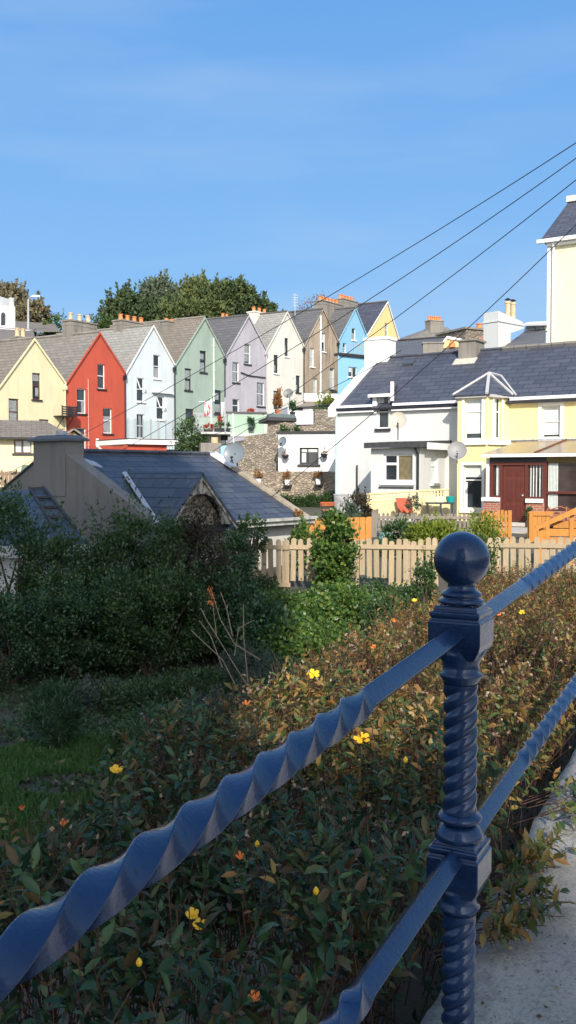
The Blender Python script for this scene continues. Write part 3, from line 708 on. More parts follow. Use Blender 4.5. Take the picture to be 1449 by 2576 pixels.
x = RNG.uniform(-5, 1.5, 16000); y = RNG.uniform(6.5, 13.5, 16000); P = np.stack([x, y, ground(x, y) + .02], 1); k = weed_t(x, y); D = rand_dirs(len(P)); D[:, 2] = np.abs(D[:, 2]) * .5
V2, F2 = leaves(P[k], D[k], .07, .6); WEED = leafm('weed_leaf', [(.04, .085, .03), (.07, .13, .045), (.11, .16, .065)], .5, .2)
o = mkobj('ground_weeds', join([(V, F), (V2, F2)]), WEED); tag(o, 'low weeds and creeping plants covering the shaded garden soil', 'weeds', kind='stuff')
x = RNG.uniform(-5.5, .5, 700); y = RNG.uniform(7.5, 12, 700); P = np.stack([x, y, ground(x, y) + .02], 1); D = rand_dirs(700); D[:, 2] *= .25
V, F = leaves(P, D, .07, .7); LIT = leafm('dry_leaf', [(.20, .13, .07), (.35, .27, .17), (.12, .07, .04)], .8, .1)
o = mkobj('leaf_litter', (V, F), LIT); tag(o, 'pale fallen leaves scattered over the bare soil', 'fallen leaves', kind='stuff')

# ------------------------------------------------------------------ shrubs of the lower garden
EG = leafm('evergreen_leaf', [(.025, .065, .027), (.045, .105, .04), (.07, .145, .055), (.12, .20, .08)], .36, .25, spec=.5)
EG2 = leafm('evergreen_leaf_light', [(.028, .07, .024), (.055, .115, .035), (.09, .155, .05), (.13, .18, .06)], .4, .3)
IVY = leafm('ivy_leaf', [(.03, .08, .018), (.07, .15, .03), (.13, .22, .045), (.24, .30, .07)], .35, .3)
BRN = leafm('brown_leaf', [(.03, .022, .014), (.07, .045, .025), (.04, .05, .02)], .7, .2)
GREY = leafm('grey_green_leaf', [(.05, .085, .055), (.085, .13, .085), (.13, .17, .115)], .6, .2)
YG = leafm('yellow_green_leaf', [(.12, .19, .02), (.25, .32, .04), (.35, .38, .06), (.06, .12, .02)], .5, .35)
BARK = plain('bark', (.09, .065, .045), .95, var=.4, scale=14, bump=.5)
def shrub(name, label, px, Y, ztop, hw, hd, mat, n, size, shoots=0, sl=.5, group=None, cat='shrub', zbot=None, nclump=60, aspect=.5, spread=.2, stem=True, low=-.9):
    x = (px - CX) / FPX * Y; g = gz(x, Y) if zbot is None else zbot; h = ztop - g
    T = Thing(name, label, cat, (x, Y, g), group)
    c = (x, Y, g + h * .52); rad = (hw, hd, h * .5)
    V, F = clump_crown(c, rad, nclump, n, size, shoots, sl, aspect, low=low, spread=spread); V[:, 2] = np.maximum(V[:, 2], g + .01); T.part('foliage', (V, F), mat)
    if stem:
        m = MB(); stems(m, (x, Y, g - .05), [(x + random.uniform(-.7, .7) * hw, Y + random.uniform(-.6, .6) * hd, g + h * random.uniform(.45, .8)) for _ in range(7)], .035); T.part('stems', m, BARK)
    return T
def zt(py, Y): return -(py - 1189) / FPX * Y
GR = 'tall evergreen shrubs on the left of the garden'
for (lb, px, top, Y, hw, hd, n, sh, mt) in (
    ('tall dark evergreen shrub at the left edge reaching up beside the cottage gable', 5, 1250, 14.4, .62, .7, 14000, 30, EG),
    ('dark evergreen shrub with upright shoots in front of the lean-to roof', 150, 1340, 14.2, .55, .7, 12000, 26, EG2),
    ('small evergreen shrub between the low outbuilding roof and the tallest shoots', 235, 1385, 14.4, .5, .6, 9000, 18, EG),
    ('evergreen shrub with the two tallest upright shoots, before the cottage roof', 318, 1290, 14.6, .5, .6, 13000, 30, EG2),
    ('broad evergreen shrub in front of the blue slate slope left of the gablet', 420, 1335, 14.8, .6, .7, 14000, 22, EG),
    ('wide low dark evergreen shrub at the left edge above the lawn', 15, 1500, 12.9, .95, .55, 13000, 14, EG),
    ('rounded dark evergreen shrub above the bare soil', 190, 1490, 13.2, .95, .55, 15000, 16, EG),
    ('dense dark evergreen shrub in the shaded centre left of the garden', 370, 1445, 13.3, 1.0, .6, 17000, 18, EG2),
    ('shaded evergreen shrub left of the picket fence panel', 520, 1440, 14.2, .85, .6, 14000, 14, EG)):
    shrub('evergreen_shrub', lb, px, Y, zt(top, Y), hw, hd, mt, int(n * 1.05), .055, sh, .62, GR, nclump=70, spread=.15)
shrub('creeper', 'brown and green creeper climbing in front of the cottage gablet', 500, 14.2, zt(1275, 14.2), .42, .35, BRN, 7000, .05, 10, .3, cat='climber', nclump=50)
shrub('creeper', 'yellow green creeper left of the gablet bargeboard', 432, 14.0, zt(1300, 14.0), .3, .3, EG2, 4000, .05, 8, .25, cat='climber', nclump=30)
shrub('ivy', 'dark ivy hanging over the left end of the picket fence', 585, 18.0, zt(1345, 18), .38, .4, EG, 6000, .06, 5, .2, cat='climber', nclump=40)
shrub('ivy', 'tall bright ivy column climbing over the middle of the picket fence', 838, 18.2, zt(1300, 18.2), .36, .4, IVY, 8000, .075, 4, .25, cat='climber', nclump=60, aspect=.85)
shrub('ivy', 'sunlit mass of glossy ivy below the picket fence', 860, 16.2, zt(1492, 16.2), .8, .7, IVY, 15000, .07, 3, .2, cat='climber', nclump=90, aspect=.85)
shrub('ivy', 'half shaded ivy mound between the evergreen shrubs and the sunlit ivy', 690, 15.6, zt(1512, 15.6), .9, .8, IVY, 15000, .065, 3, .2, cat='climber', nclump=90, aspect=.8)
shrub('low_shrub', 'grey green lavender like shrub at the foot of the ivy', 610, 11.8, zt(1635, 11.8), .32, .35, GREY, 4500, .045, 20, .2, nclump=40, aspect=.25)
shrub('low_shrub', 'rounded grey green shrub beside the rusty hedge', 690, 10.6, zt(1660, 10.6), .38, .4, GREY, 5000, .045, 20, .16, nclump=40, aspect=.25)
shrub('low_shrub', 'loose grey green shrub spreading behind the middle of the hedge', 560, 9.3, zt(1745, 9.3), .5, .5, GREY, 6000, .045, 16, .15, nclump=50, aspect=.3)
shrub('low_shrub', 'low green shrub at the edge of the lawn', 440, 8.6, zt(1800, 8.6), .42, .5, WEED, 5000, .045, 12, .15, nclump=50, aspect=.4)
shrub('grass_tuft', 'dark tuft of long grass on the bare soil at left', 130, 10.1, zt(1745, 10.1), .25, .25, EG, 3000, .08, 20, .15, cat='tuft', nclump=30, aspect=.15, stem=False)
shrub('garden_shrub', 'green upright shrub growing through the picket fence behind the iron ball', 1068, 16.6, zt(1420, 16.6), .2, .3, EG2, 2600, .055, 10, .35, nclump=40)
shrub('garden_shrub', 'spiky green shrub just right of the iron ball', 1226, 15.5, zt(1372, 15.5), .18, .25, EG2, 3000, .055, 14, .5, nclump=30)
shrub('garden_shrub', 'low green bush under the right stretch of picket fence', 1330, 14.0, zt(1475, 14.0), .8, .5, EG2, 8000, .05, 10, .2, nclump=60)
shrub('garden_shrub', 'low bush at the right edge between hedge and picket fence', 1480, 14.4, zt(1465, 14.4), .6, .5, LM2, 6000, .05, 10, .3, nclump=60)
shrub('garden_shrub', 'loose green bush left of the iron ball under the picket fence', 1000, 14.6, zt(1505, 14.6), .5, .5, EG2, 6000, .05, 14, .3, nclump=50)
shrub('garden_shrub', 'yellow green shrub between the two rows of pickets', 1105, 22.5, zt(1318, 22.5), .75, .5, YG, 9000, .09, 8, .3, nclump=60, zbot=-2.3)
shrub('garden_shrub', 'olive green shrub in front of the weathered picket fence', 1010, 23.2, zt(1315, 23.2), .5, .5, EG2, 7000, .07, 10, .3, nclump=60, zbot=-2.3)
shrub('garden_shrub', 'feathery shrub with yellow tips beside the orange fence', 1222, 21.5, zt(1305, 21.5), .33, .4, YG, 3500, .07, 14, .4, nclump=40, zbot=-2.3)
shrub('garden_shrub', 'low golden plant on the orange fence behind the ivy column', 760, 21.3, zt(1322, 21.3), .3, .3, IVY, 2500, .07, 8, .3, nclump=30)
shrub('ivy', 'low dark ivy spreading down to the hedge below the sunlit ivy', 790, 13.4, zt(1590, 13.4), .8, .8, IVY, 11000, .055, 3, .15, cat='climber', nclump=70, aspect=.8)
shrub('ivy', 'dark ivy mat in front of the fence foot left of the sunlit ivy', 640, 14.0, zt(1530, 14.0), .7, .8, EG, 9000, .055, 3, .15, cat='climber', nclump=70, aspect=.8)
shrub('low_shrub', 'small green shrub beside the pale broken stump', 905, 12.2, zt(1640, 12.2), .5, .5, WEED, 6000, .05, 10, .15, nclump=50, aspect=.5)
for lb, px_, tp, Y_, w_, mt in (('dull green ground plants below the rounded dark shrub', 235, 1735, 12.0, .7, GREY), ('low plants under the dense dark shrub, left of the dead stems', 370, 1725, 11.8, .65, WEED),
        ('small leafy plants behind the dead stems', 500, 1700, 11.6, .55, EG2), ('low tangled weeds between lawn and hedge', 380, 1800, 9.8, .4, WEED)):
    shrub('low_plant', lb, px_, Y_, zt(tp, Y_), w_, .45, mt, 5000, .05, 12, .12, nclump=60, aspect=.4, cat='plant', stem=False)
shrub('creeper', 'leafy creeper on top of the shaded picket panel, before the cottage eave', 632, 19.2, zt(1310, 19.2), .3, .2, EG2, 1400, .06, 10, .25, cat='climber', nclump=26, zbot=-1.75)
shrub('low_shrub', 'small green weeds along the foot of the sunlit picket fence', 960, 17.6, zt(1478, 17.6), .7, .3, EG2, 4500, .05, 12, .2, nclump=40)
shrub('low_shrub', 'loose weeds in front of the shaded picket panel', 640, 18.4, zt(1462, 18.4), .5, .3, EG2, 3500, .05, 12, .2, nclump=40)
# bare dead stems
T = Thing('dead_plant', 'bare pale dead stems leaning in front of the dark evergreens', 'dead plant', at(600, 1760, 9.5))
m = MB()
for pts in (((650, 1765), (600, 1690), (545, 1600), (535, 1520)), ((655, 1660), (590, 1620), (555, 1560), (530, 1480)), ((610, 1760), (560, 1660), (480, 1585)), ((585, 1600), (570, 1530), (555, 1490)), ((625, 1730), (613, 1600), (612, 1520)), ((560, 1680), (530, 1600), (500, 1560)), ((545, 1600), (520, 1560), (505, 1530)), ((590, 1650), (600, 1580), (640, 1560))):
    d = random.uniform(-.3, .3); m.tube([at(x, y, 9.6 + d + (1700 - y) * .001) for x, y in pts], [.007, .006, .005, .003][:len(pts)], 5)
T.part('branches', m, TWIGP)
V, F = leaves(np.array([tuple(at(531 + random.gauss(0, 4), 1500 + random.gauss(0, 12), 9.6)) for _ in range(60)]), rand_dirs(60), .03, .5); T.part('dry_flower_head', (V, F), ORG)
m = MB(); m.tube([at(905, 1660, 11.5), at(893, 1600, 11.6), at(888, 1585, 11.6)], [.05, .035, .02], 6); m.tube([at(893, 1610, 11.6), at(905, 1590, 11.6)], [.02, .015], 5)
solo('dead_stump', 'pale broken stump standing at the foot of the sunlit ivy', 'stump', m, TWIGP, at(905, 1660, 11.5))

# ------------------------------------------------------------------ picket fences
PW = wood('weathered_picket', (.52, .41, .27), (.38, .29, .18), .85); PW2 = wood('grey_picket', (.30, .26, .22), (.19, .16, .13), .9)
OW = wood('orange_stained_wood', (.62, .27, .05), (.48, .18, .03), .7)
def picket_mb(F, u, z0, z1, w_, off, th=.02, rnd=True, lean=0):
    poly = [(u - w_ / 2, z0), (u + w_ / 2, z0), (u + w_ / 2 + lean, z1 - w_ * .45)]
    if rnd: poly += [(u + lean + w_ / 2 * math.cos(math.radians(t)), z1 - w_ * .45 + w_ * .45 * math.sin(math.radians(t))) for t in (30, 60, 90, 120, 150)]
    else: poly += [(u + lean + w_ / 2, z1), (u + lean - w_ / 2, z1)]
    poly += [(u - w_ / 2 + lean, z1 - w_ * .45)]
    return MB().prism(F, poly, off, off + th)
FF = Frame(600, 19.4, (.985, -.17))
def pf(T, F, px0, px1, ytop, ybot, step, w_, mat, rails, skip=(), short=(), off=.03, postpx=(), jit=.018):
    u0, u1 = F.u(px0), F.u(px1); n = max(1, int(round((u1 - u0) / step)))
    for i in range(n + 1):
        u = u0 + (u1 - u0) * i / n; px = px0 + (px1 - px0) * i / n
        if any(a <= px <= b for a, b in skip): continue
        z1 = F.uz(px, ytop(px) if callable(ytop) else ytop)[1] + random.gauss(0, jit); yb = ybot(px) if callable(ybot) else ybot; z0 = F.uz(px, yb)[1] + random.gauss(0, jit)
        T.part('picket', picket_mb(F, u, z0, z1, w_, off, lean=random.gauss(0, .013)), mat)
    for (ra, rb, yr, hh) in rails:
        m = MB(); a, b_ = F.u(ra), F.u(rb); z = F.uz((ra + rb) / 2, yr)[1]; m.fbox(F, a, b_, z - hh, z + hh, off + .021, off + .055); T.part('fence_rail', m, mat)
    for p_ in postpx:
        m = MB(); u = F.u(p_); zz = F.uz(p_, ytop(p_) if callable(ytop) else ytop)[1]; g = gz(F.p(u, 0).x, F.p(u, 0).y)
        m.fbox(F, u - .032, u + .032, g - .1, zz - .06, off - .09, off - .002); T.part('post', m, mat)
T = Thing('picket_fence', 'shaded panel of the near wooden picket fence left of the ivy column', 'picket fence', FF.p(FF.u(660), -2.45), 'near wooden picket fence between the garden and the yard')
pf(T, FF, 606, 722, 1354, 1470, .155, .108, PW, ((598, 728, 1376, .045), (602, 732, 1469, .045)), postpx=(612, 714))
T = Thing('picket_fence', 'sunlit picket fence panel with one loose leaning picket, just left of the ivy column', 'picket fence', FF.p(FF.u(760), -2.45), 'near wooden picket fence between the garden and the yard')
pf(T, FF, 738, 800, 1354, 1462, .155, .108, PW, ((729, 812, 1376, .045),), postpx=(795,))
m = MB(); a = FF.uz(768, 1437); b_ = FF.uz(797, 1460); m.fbox(FF, a[0], b_[0], b_[1], b_[1] + .05, .1, .12)
T.part('loose_picket', MB().prism(FF, [FF.uz(770, 1425), FF.uz(776, 1418), FF.uz(800, 1448), FF.uz(793, 1455)], .09, .11), PW)
T = Thing('picket_fence', 'sunlit picket fence between the ivy column and the iron ball', 'picket fence', FF.p(FF.u(980), -2.45), 'near wooden picket fence between the garden and the yard')
pf(T, FF, 876, 1098, 1355, lambda x: 1452 + 18 * (x > 985), .155, .108, PW, ((866, 1100, 1375, .045), (985, 1035, 1470, .045)), short=(), postpx=(900, 1030))
T = Thing('picket_fence', 'sunlit picket fence right of the iron ball, behind the twisted top rail', 'picket fence', FF.p(FF.u(1350), -2.4), 'near wooden picket fence between the garden and the yard')
pf(T, FF, 1236, 1490, 1351, 1450, .155, .108, PW, ((1225, 1495, 1372, .045),), postpx=(1250, 1380))
F2 = Frame(560, 20.4, (.985, -.17)); T = Thing('picket_fence', 'short greying stretch of pickets almost hidden by shrubs left of the fence', 'picket fence', F2.p(F2.u(555), -2.45), 'near wooden picket fence between the garden and the yard')
pf(T, F2, 536, 590, 1356, 1430, .16, .1, PW2, ((532, 594, 1374, .03),))
FY = Frame(930, 27.0, (.992, -.12))
T = Thing('picket_fence', 'grey weathered picket fence in front of the yard wall, right of the orange panel', 'picket fence', FY.p(FY.u(1070), -1.9))
pf(T, FY, 945, 1210, 1292, 1338, .118, .075, PW2, ((940, 1213, 1302, .04), (942, 1213, 1333, .03)), postpx=(1078,), jit=.02)
m = MB(); m.hexa([FY.p(FY.u(934), -1.95, .1), FY.p(FY.u(948), -1.95, .1), FY.p(FY.u(948), -1.95, .04), FY.p(FY.u(934), -1.95, .04)], [FY.p(FY.u(936), -1.12, .1), FY.p(FY.u(953), -1.05, .1), FY.p(FY.u(953), -1.05, .04), FY.p(FY.u(936), -1.12, .04)])
T.part('post', m, PW2)
def board_fence(name, label, F, px0, px1, yt, yb, mat, w_=.1, gap=.012, rail=True, jit=.01, posts=()):
    T = Thing(name, label, 'fence', F.p(F.u((px0 + px1) / 2), F.uz(px0, yb)[1])); u0, u1 = F.u(px0), F.u(px1); n = int((u1 - u0) / (w_ + gap)); s = (u1 - u0) / n
    for i in range(n):
        u = u0 + s * (i + .5); px = px0 + (px1 - px0) * (i + .5) / n; m = MB()
        zt_ = F.uz(px, yt)[1] + random.gauss(0, jit); zb_ = F.uz(px, yb)[1]
        m.fbox(F, u - (s - gap) / 2, u + (s - gap) / 2, zb_, zt_, .03, .05); T.part('board', m, mat)
    for y in (yt + (yb - yt) * .18, yt + (yb - yt) * .8):
        m = MB(); z = F.uz((px0 + px1) / 2, y)[1]; m.fbox(F, u0, u1, z - .035, z + .035, -.01, .029); T.part('fence_rail', m, mat)
    for p_ in posts:
        m = MB(); u = F.u(p_); m.fbox(F, u - .05, u + .05, F.uz(p_, yb)[1] - .2, F.uz(p_, yt)[1] + .02, -.1, -.011); T.part('post', m, mat)
    return T
FO = Frame(735, 23.6, (.99, -.1))
board_fence('board_fence', 'orange stained board fence panel behind the ivy column', FO, 735, 934, 1302, 1360, OW, .13, posts=(740, 835, 930))
FG = Frame(1214, 25.6, (.99, -.12))
board_fence('board_fence', 'small orange vertical board fence in front of the yellow house doorstep', FG, 1214, 1287, 1286, 1352, OW, .07, .025, jit=.02, posts=(1217, 1284))
T = board_fence('garden_gate', 'open orange wooden gate right of the grey doorstep path', FG, 1331, 1384, 1290, 1362, OW, .1, .01, posts=(1334,))
m = MB()
for p_, q_, y0, y1 in ((1330, 1340, 1286, 1364), (1340, 1390, 1286, 1297)):
    a, c, b_, d = FG.rect(p_, y0, q_, y1); m.fbox(FG, a, b_, c, d, .051, .09)
T.part('gate_frame', m, OW)
FR = Frame(1344, 22.0, (.97, -.22))
T = Thing('wooden_deck', 'orange timber deck side with a sloping handrail at the right edge', 'deck', FR.p(FR.u(1420), -2.2))
m = MB(); m.prism(FR, [FR.uz(1343, 1330), FR.uz(1347, 1323), FR.uz(1480, 1262), FR.uz(1480, 1278), FR.uz(1352, 1332)], .0, .12); T.part('handrail', m, OW)
for y in (1311, 1331, 1352):
    a, c, b_, d = FR.rect(1392 if y < 1320 else 1362, y, 1490, y + 18); m = MB(); m.fbox(FR, a, b_, c, d, -.08, -.04); T.part('board', m, OW)
for p_ in (1363, 1440):
    m = MB(); u = FR.u(p_); m.fbox(FR, u - .05, u + .05, -2.6, FR.uz(p_, 1326 - (p_ - 1363) * .45)[1], -.03, -.001); T.part('post', m, OW)

# ------------------------------------------------------------------ terrace of gabled houses climbing the hill
SL_OLD = slate('old_grey_slate', (.17, .155, .14), (.24, .22, .20), (.08, .075, .07), .5, .26, .8, (.33, .31, .24), .45)
SL_OLD2 = slate('light_grey_slate', (.24, .235, .22), (.31, .30, .28), (.12, .12, .11), .5, .26, .8, (.40, .38, .30), .35)
SL_BRN = slate('brown_slate', (.17, .145, .12), (.22, .19, .16), (.08, .07, .06), .5, .26, .8, (.30, .26, .18), .4)
SL_NEW = slate('dark_fibre_slate', (.048, .053, .074), (.085, .091, .118), (.022, .023, .03), .62, .32, .55, (.14, .14, .13), .15)
SL_MID = slate('mid_grey_slate', (.10, .10, .105), (.135, .133, .135), (.05, .05, .052), .6, .3, .65)
RDIR = (-.868, .496)      # the ridges run back from the gables
apex = [(85, 855), (249, 839), (384, 821.8), (513.5, 801), (624, 796.5), (721, 787), (811.5, 780), (893, 776.6), (973.8, 761)]
val = [(-4, 977), (164, 967), (314.5, 941.6), (438.8, 921.5), (565, 900), (669, 882.7), (763.5, 874), (849.6, 860), (921, 845.7), (1002, 854)]
YEL_W = render_wall('yellow_render', hexc('E3D6B0'), .4, grime=.5); RED_W = render_wall('red_render', hexc('BE5440'), .4); WHI_W = render_wall('white_render_cool', (.62, .68, .71), .35)
GRN_W = render_wall('sage_green_render', hexc('9DAFA2'), .5); LAV_W = render_wall('lavender_render', hexc('B5B1BA'), .5); CRM_W = render_wall('cream_render', hexc('DDD9CF'), .4)
BRN_W = render_wall('unpainted_brown_render', hexc('B0A08C'), .9, stain_col=(.16, .12, .09), grime=1); BLU_W = render_wall('sky_blue_render', hexc('86B8D6'), .15); YL2_W = render_wall('apricot_render', hexc('E6C78C'), .15)
H = ['yellow', 'red', 'white', 'green', 'lavender', 'cream', 'brown', 'blue', 'apricot']
wmat = [YEL_W, RED_W, WHI_W, GRN_W, LAV_W, CRM_W, BRN_W, BLU_W, YL2_W]
rmatL = [SL_BRN, SL_OLD, SL_OLD2, SL_BRN, SL_MID, SL_OLD2, SL_MID, SL_MID, SL_NEW]
hlab = ['pale yellow gabled house at the left end of the climbing terrace', 'bright red gabled house in the terrace, between the yellow and the white one', 'icy white gabled house with a glass sided balcony, between the red and the green one',
        'sage green gabled house in the terrace, between the white and the lavender one', 'lavender gabled house in the terrace, between the green and the cream one', 'cream gabled house with black framed windows, between the lavender and the brown one',
        'unpainted brown grey gabled house with a white soil pipe', 'sky blue gabled house with a flat roofed rear wing', 'apricot yellow gabled house at the far right end of the terrace']
WN = [  # windows per house: rectangle, frame, sill, net list, tilt
    [((81.4, 938.4, 101.8, 1005), BROWNF, DKSILL, [(.05, .72, 1, 1), (.5, .1, .95, .45)], 0), ((22, 1003, 47.7, 1070.6), BROWNF, DKSILL, [(0, .08, .95, 1)], 0), ((98.8, 1055, 123, 1120), BROWNF, None, [(0, .3, 1, 1)], 0)],
    [((245.5, 915.7, 264.4, 978), WHITE, DKSILL, [], 0), ((193.9, 978, 216.4, 1040.3), WHITE, DKSILL, [(.6, 0, .95, .5)], 0), ((259.2, 1027, 282, 1090.4), WHITE, DKSILL, [(0, 0, 1, .7)], 0), ((194.5, 1076.7, 217, 1134), WHITE, None, [(.1, 0, .9, .5)], 0)],
    [((386, 893, 402.7, 952), WHITE, WHITE, [(0, 0, 1, .45)], 0), ((344, 951, 363, 1010), WHITE, WHITE, [], 1), ((394, 998, 413.3, 1055.5), WHITE, WHITE, [], 1), ((344, 1041.8, 363.8, 1103), WHITE, None, [(.35, 0, .7, 1)], 0)],
    [((503, 882.7, 519, 936.5), BLACK, DKSILL, [(0, 0, .9, .45), (0, .62, .8, .9)], 0), ((464.8, 927, 481.5, 981.6), BLACK, DKSILL, [(0, .55, 1, .95), (.05, 0, .9, .42)], 0), ((539.8, 981.6, 557, 1040.7), BLACK, DKSILL, [(0, .05, 1, .4), (0, .6, .8, .9)], 0), ((467, 1028.5, 487.7, 1080), BROWNF, None, [], 0)],
    [((614.5, 865.3, 630, 915.7), WHITE, DKSILL, [(0, .1, .8, .95)], 0), ((585, 911, 601.3, 961.9), WHITE, DKSILL, [(.2, 0, .8, 1)], 0), ((646.5, 962.6, 664.9, 1021.6), WHITE, DKSILL, [(.2, 0, .8, 1)], 0), ((585, 1004, 602, 1038), WHITE, None, [], 0)],
    [((716, 850.7, 725.5, 896.6), BLACK, WHITE, [(0, .2, .6, .6)], 0), ((688.8, 893, 700, 939), BLACK, WHITE, [(0, .1, .6, .45)], 0), ((744.4, 945, 755, 986.9), BLACK, DKSILL, [(0, .1, .6, .45)], 0), ((688, 983.4, 701, 1030), BLACK, None, [(0, .55, .8, 1)], 0)],
    [((808, 837.5, 818.4, 884.4), WHITE, WHITE, [(0, .5, 1, 1)], 0), ((780, 875.7, 790.6, 922.6), WHITE, WHITE, [(0, 0, 1, 1)], 0), ((829.5, 926, 841, 978), WHITE, WHITE, [(0, 0, 1, .9)], 0), ((787.8, 952, 798, 996), WHITE, None, [(0, 0, 1, 1)], 0)],
    [((885, 826, 894.8, 855.6), WHITE, WHITE, [(.3, 0, 1, .5)], 0), ((862.4, 863, 870.9, 888), WHITE, WHITE, [(.4, 0, 1, .6)], 0)],
    [((967.7, 813, 976.7, 848.5), WHITE, WHITE, [(0, 0, 1, 1)], 0)]]
DEPTH = 9.0
rd = Vector((RDIR[0], RDIR[1], 0))
houses = []
for i in range(9):
    F = ROW; A = F.uz(*apex[i]); VL = F.uz(*val[i]); VR = F.uz(*val[i + 1]); zb = -1.9 + .17 * max(0, VL[0])
    g = F.p(VL[0], zb)
    T = Thing('terraced_house', hlab[i], 'house', g, 'gabled houses of the climbing terrace'); houses.append(T)
    holes = [F.rect(*wd[0]) for wd in WN[i]]
    m = MB(); wall(m, F, VL[0], VR[0], [VL, A, VR], zb, holes)
    for (u, z) in (VL, VR): m.face(F.p(u, zb), F.p(u, z), F.p(u, z) + rd * DEPTH, F.p(u, zb) + rd * DEPTH)
    b0, b1, b2, b3, b4 = [q + rd * DEPTH for q in (F.p(VL[0], zb), F.p(VR[0], zb), F.p(*VR), F.p(*A), F.p(*VL))]; m.face(b0, b4, b3, b2, b1)
    T.part('wall', m, wmat[i])
    for (R, fr, sl_, nets, tl), hh in zip(WN[i], holes):
        window(T, F, hh, frame=fr, sill=sl_, net=nets, netm=NETG if i != 6 else NET, fw=.055, tilt=bool(tl), transom=.52)
    # roof: two slates slopes meeting the valleys, verge strip along the gable
    m = MB(); up = Vector((0, 0, .09)); f0 = F.n * .07
    a, l, r = F.p(*A) + f0 + up, F.p(*VL) + f0 + up, F.p(*VR) + f0 + up
    m.slab([l, a, a + rd * DEPTH, l + rd * DEPTH], .08); m.slab([a, r, r + rd * DEPTH, a + rd * DEPTH], .08)
    ro = T.part('roof', m, rmatL[i])
    vm = MB()
    for p_, q_ in ((l, a), (a, r)):
        n_ = F.n * .05; d_ = Vector((0, 0, -.13)); vm.hexa([p_ + d_ + n_ * 0, q_ + d_, q_ + d_ + n_, p_ + d_ + n_], [p_ + Vector((0, 0, .02)), q_ + Vector((0, 0, .02)), q_ + Vector((0, 0, .02)) + n_, p_ + Vector((0, 0, .02)) + n_])
    vmat = {0: plain('pale_yellow_trim', (.72, .66, .42), .7), 1: RED_W, 2: WHITE, 3: GRN_W, 4: LAV_W, 5: CRM_W, 6: BRN_W, 7: BLU_W, 8: WHITE}[i]
    T.part('verge', vm, vmat, ro)
    m = MB(); m.tube([a + Vector((0, 0, .03)), a + rd * DEPTH + Vector((0, 0, .03))], .09, 6); T.part('ridge_tiles', m, CEM if i < 4 else SL_MID, ro)
    # rainwater pipe at the right edge, with hopper
    m = MB(); u = VR[0] - .14; m.tube([F.p(u, VR[1] - .1, .16), F.p(u, zb, .16)], .05, 8); m.fbox(F, u - .1, u + .1, VR[1] - .35, VR[1] - .1, .06, .26)
    m.tube([F.p(u + .1, VR[1] + .05, .1), F.p(u, VR[1] - .2, .16)], .05, 6)
    T.part('downpipe', m, {0: YEL_W, 1: PIPE, 2: PIPE, 3: PIPE, 4: LAV_W, 5: PIPE, 6: PIPE, 7: BLU_W, 8: WPIPE}[i])
def ch_row(i, px0, px1, ytop, ybot, off, th, mat, n, pm, ph=.45, pr=.12, capy=None):
    F = ROW; a, c, b_, d = F.rect(px0, ytop, px1, ybot, off); chimney(houses[i], F, a, b_, c - .8, d, off - th, off, mat, n, pm, ph=ph, pr=pr)
ch_row(0, 44, 72, 851, 858, -3.0, .6, CEM, 2, POT, .55, .16)
ch_row(1, 178, 244, 812, 846, -2.2, .9, CEM, 3, POT, .5, .16)
ch_row(2, 306, 374, 812, 832, -2.5, .9, CEM, 4, OPOT, .42, .17)
ch_row(3, 420, 460, 812, 818, -2.5, .7, CEM, 3, OPOT, .2, .15)
ch_row(4, 563, 582, 801, 806, -2.5, .6, CEM, 2, OPOT, .3, .14)
ch_row(5, 641, 681, 789, 800, -2.5, .8, CRM_W, 3, OPOT, .4, .16)
ch_row(7, 812, 862, 763, 785, -2.0, 1.0, CEM, 6, OPOT, .42, .17)
ch_row(7, 863, 900, 757, 783, -2.0, 1.0, CEM, 5, OPOT, .42, .17)
# details on single houses
F = ROW
def pipe_on(T, F, px, y0, y1, mat, r=.05, off=.08, name='soil_pipe'):
    m = MB(); u = F.u(px); z1 = F.uz(px, y0)[1]; z0 = F.uz(px, y1)[1]; m.tube([F.p(u, z1, off), F.p(u, z0, off)], r, 8)
    for z in np.arange(z0 + .5, z1, 1.8): m.fbox(F, u - r * 1.5, u + r * 1.5, z, z + .05, .0, off + r * 1.2)
    return T.part(name, m, mat)
pipe_on(houses[3], F, 536.7, 851, 1010, plain('pale_green_pipe', (.62, .72, .65), .5), .06)
pipe_on(houses[6], F, 804.5, 793, 1000, WPIPE, .07)
pipe_on(houses[5], F, 736, 840, 950, plain('cream_pipe', (.66, .62, .55), .6), .045)
pipe_on(houses[1], F, 222, 954, 1140, plain('salmon_cable_duct', (.72, .35, .28), .6), .025)
m = MB(); q = [F.uz(604, 937), F.uz(625, 945), F.uz(666, 950)]; m.tube([F.p(*x, .08) for x in q], .04, 6); T_ = houses[4].part('waste_pipe', m, PIPE)
m = MB(); a, c, b_, d = F.rect(380, 986, 432, 990); m.fbox(F, a, b_, c, d, .0, .25); houses[2].part('hood', m, WHI_W)
# black slatted balcony between the yellow and the red house
m = MB(); a, c, b_, d = F.rect(134, 1026, 171, 1047); m.fbox(F, a, b_, c - .05, c, .02, .9); 
for z in np.linspace(c + .1, d, 4): m.fbox(F, a, b_, z - .045, z + .045, .86, .9); m.fbox(F, b_ - .04, b_, z - .045, z + .045, .02, .859)
for u in (a, (a + b_) / 2, b_ - .05): m.fbox(F, u, u + .05, c + .001, d + .1, .8, .855)
m.tube([F.p(a + .2, c - .04, .8), F.p(a + .2, c - .8, .05)], .03, 6); m.tube([F.p(b_ - .2, c - .04, .8), F.p(b_ - .2, c - .8, .05)], .03, 6)
houses[0].part('balcony', m, BLACK)
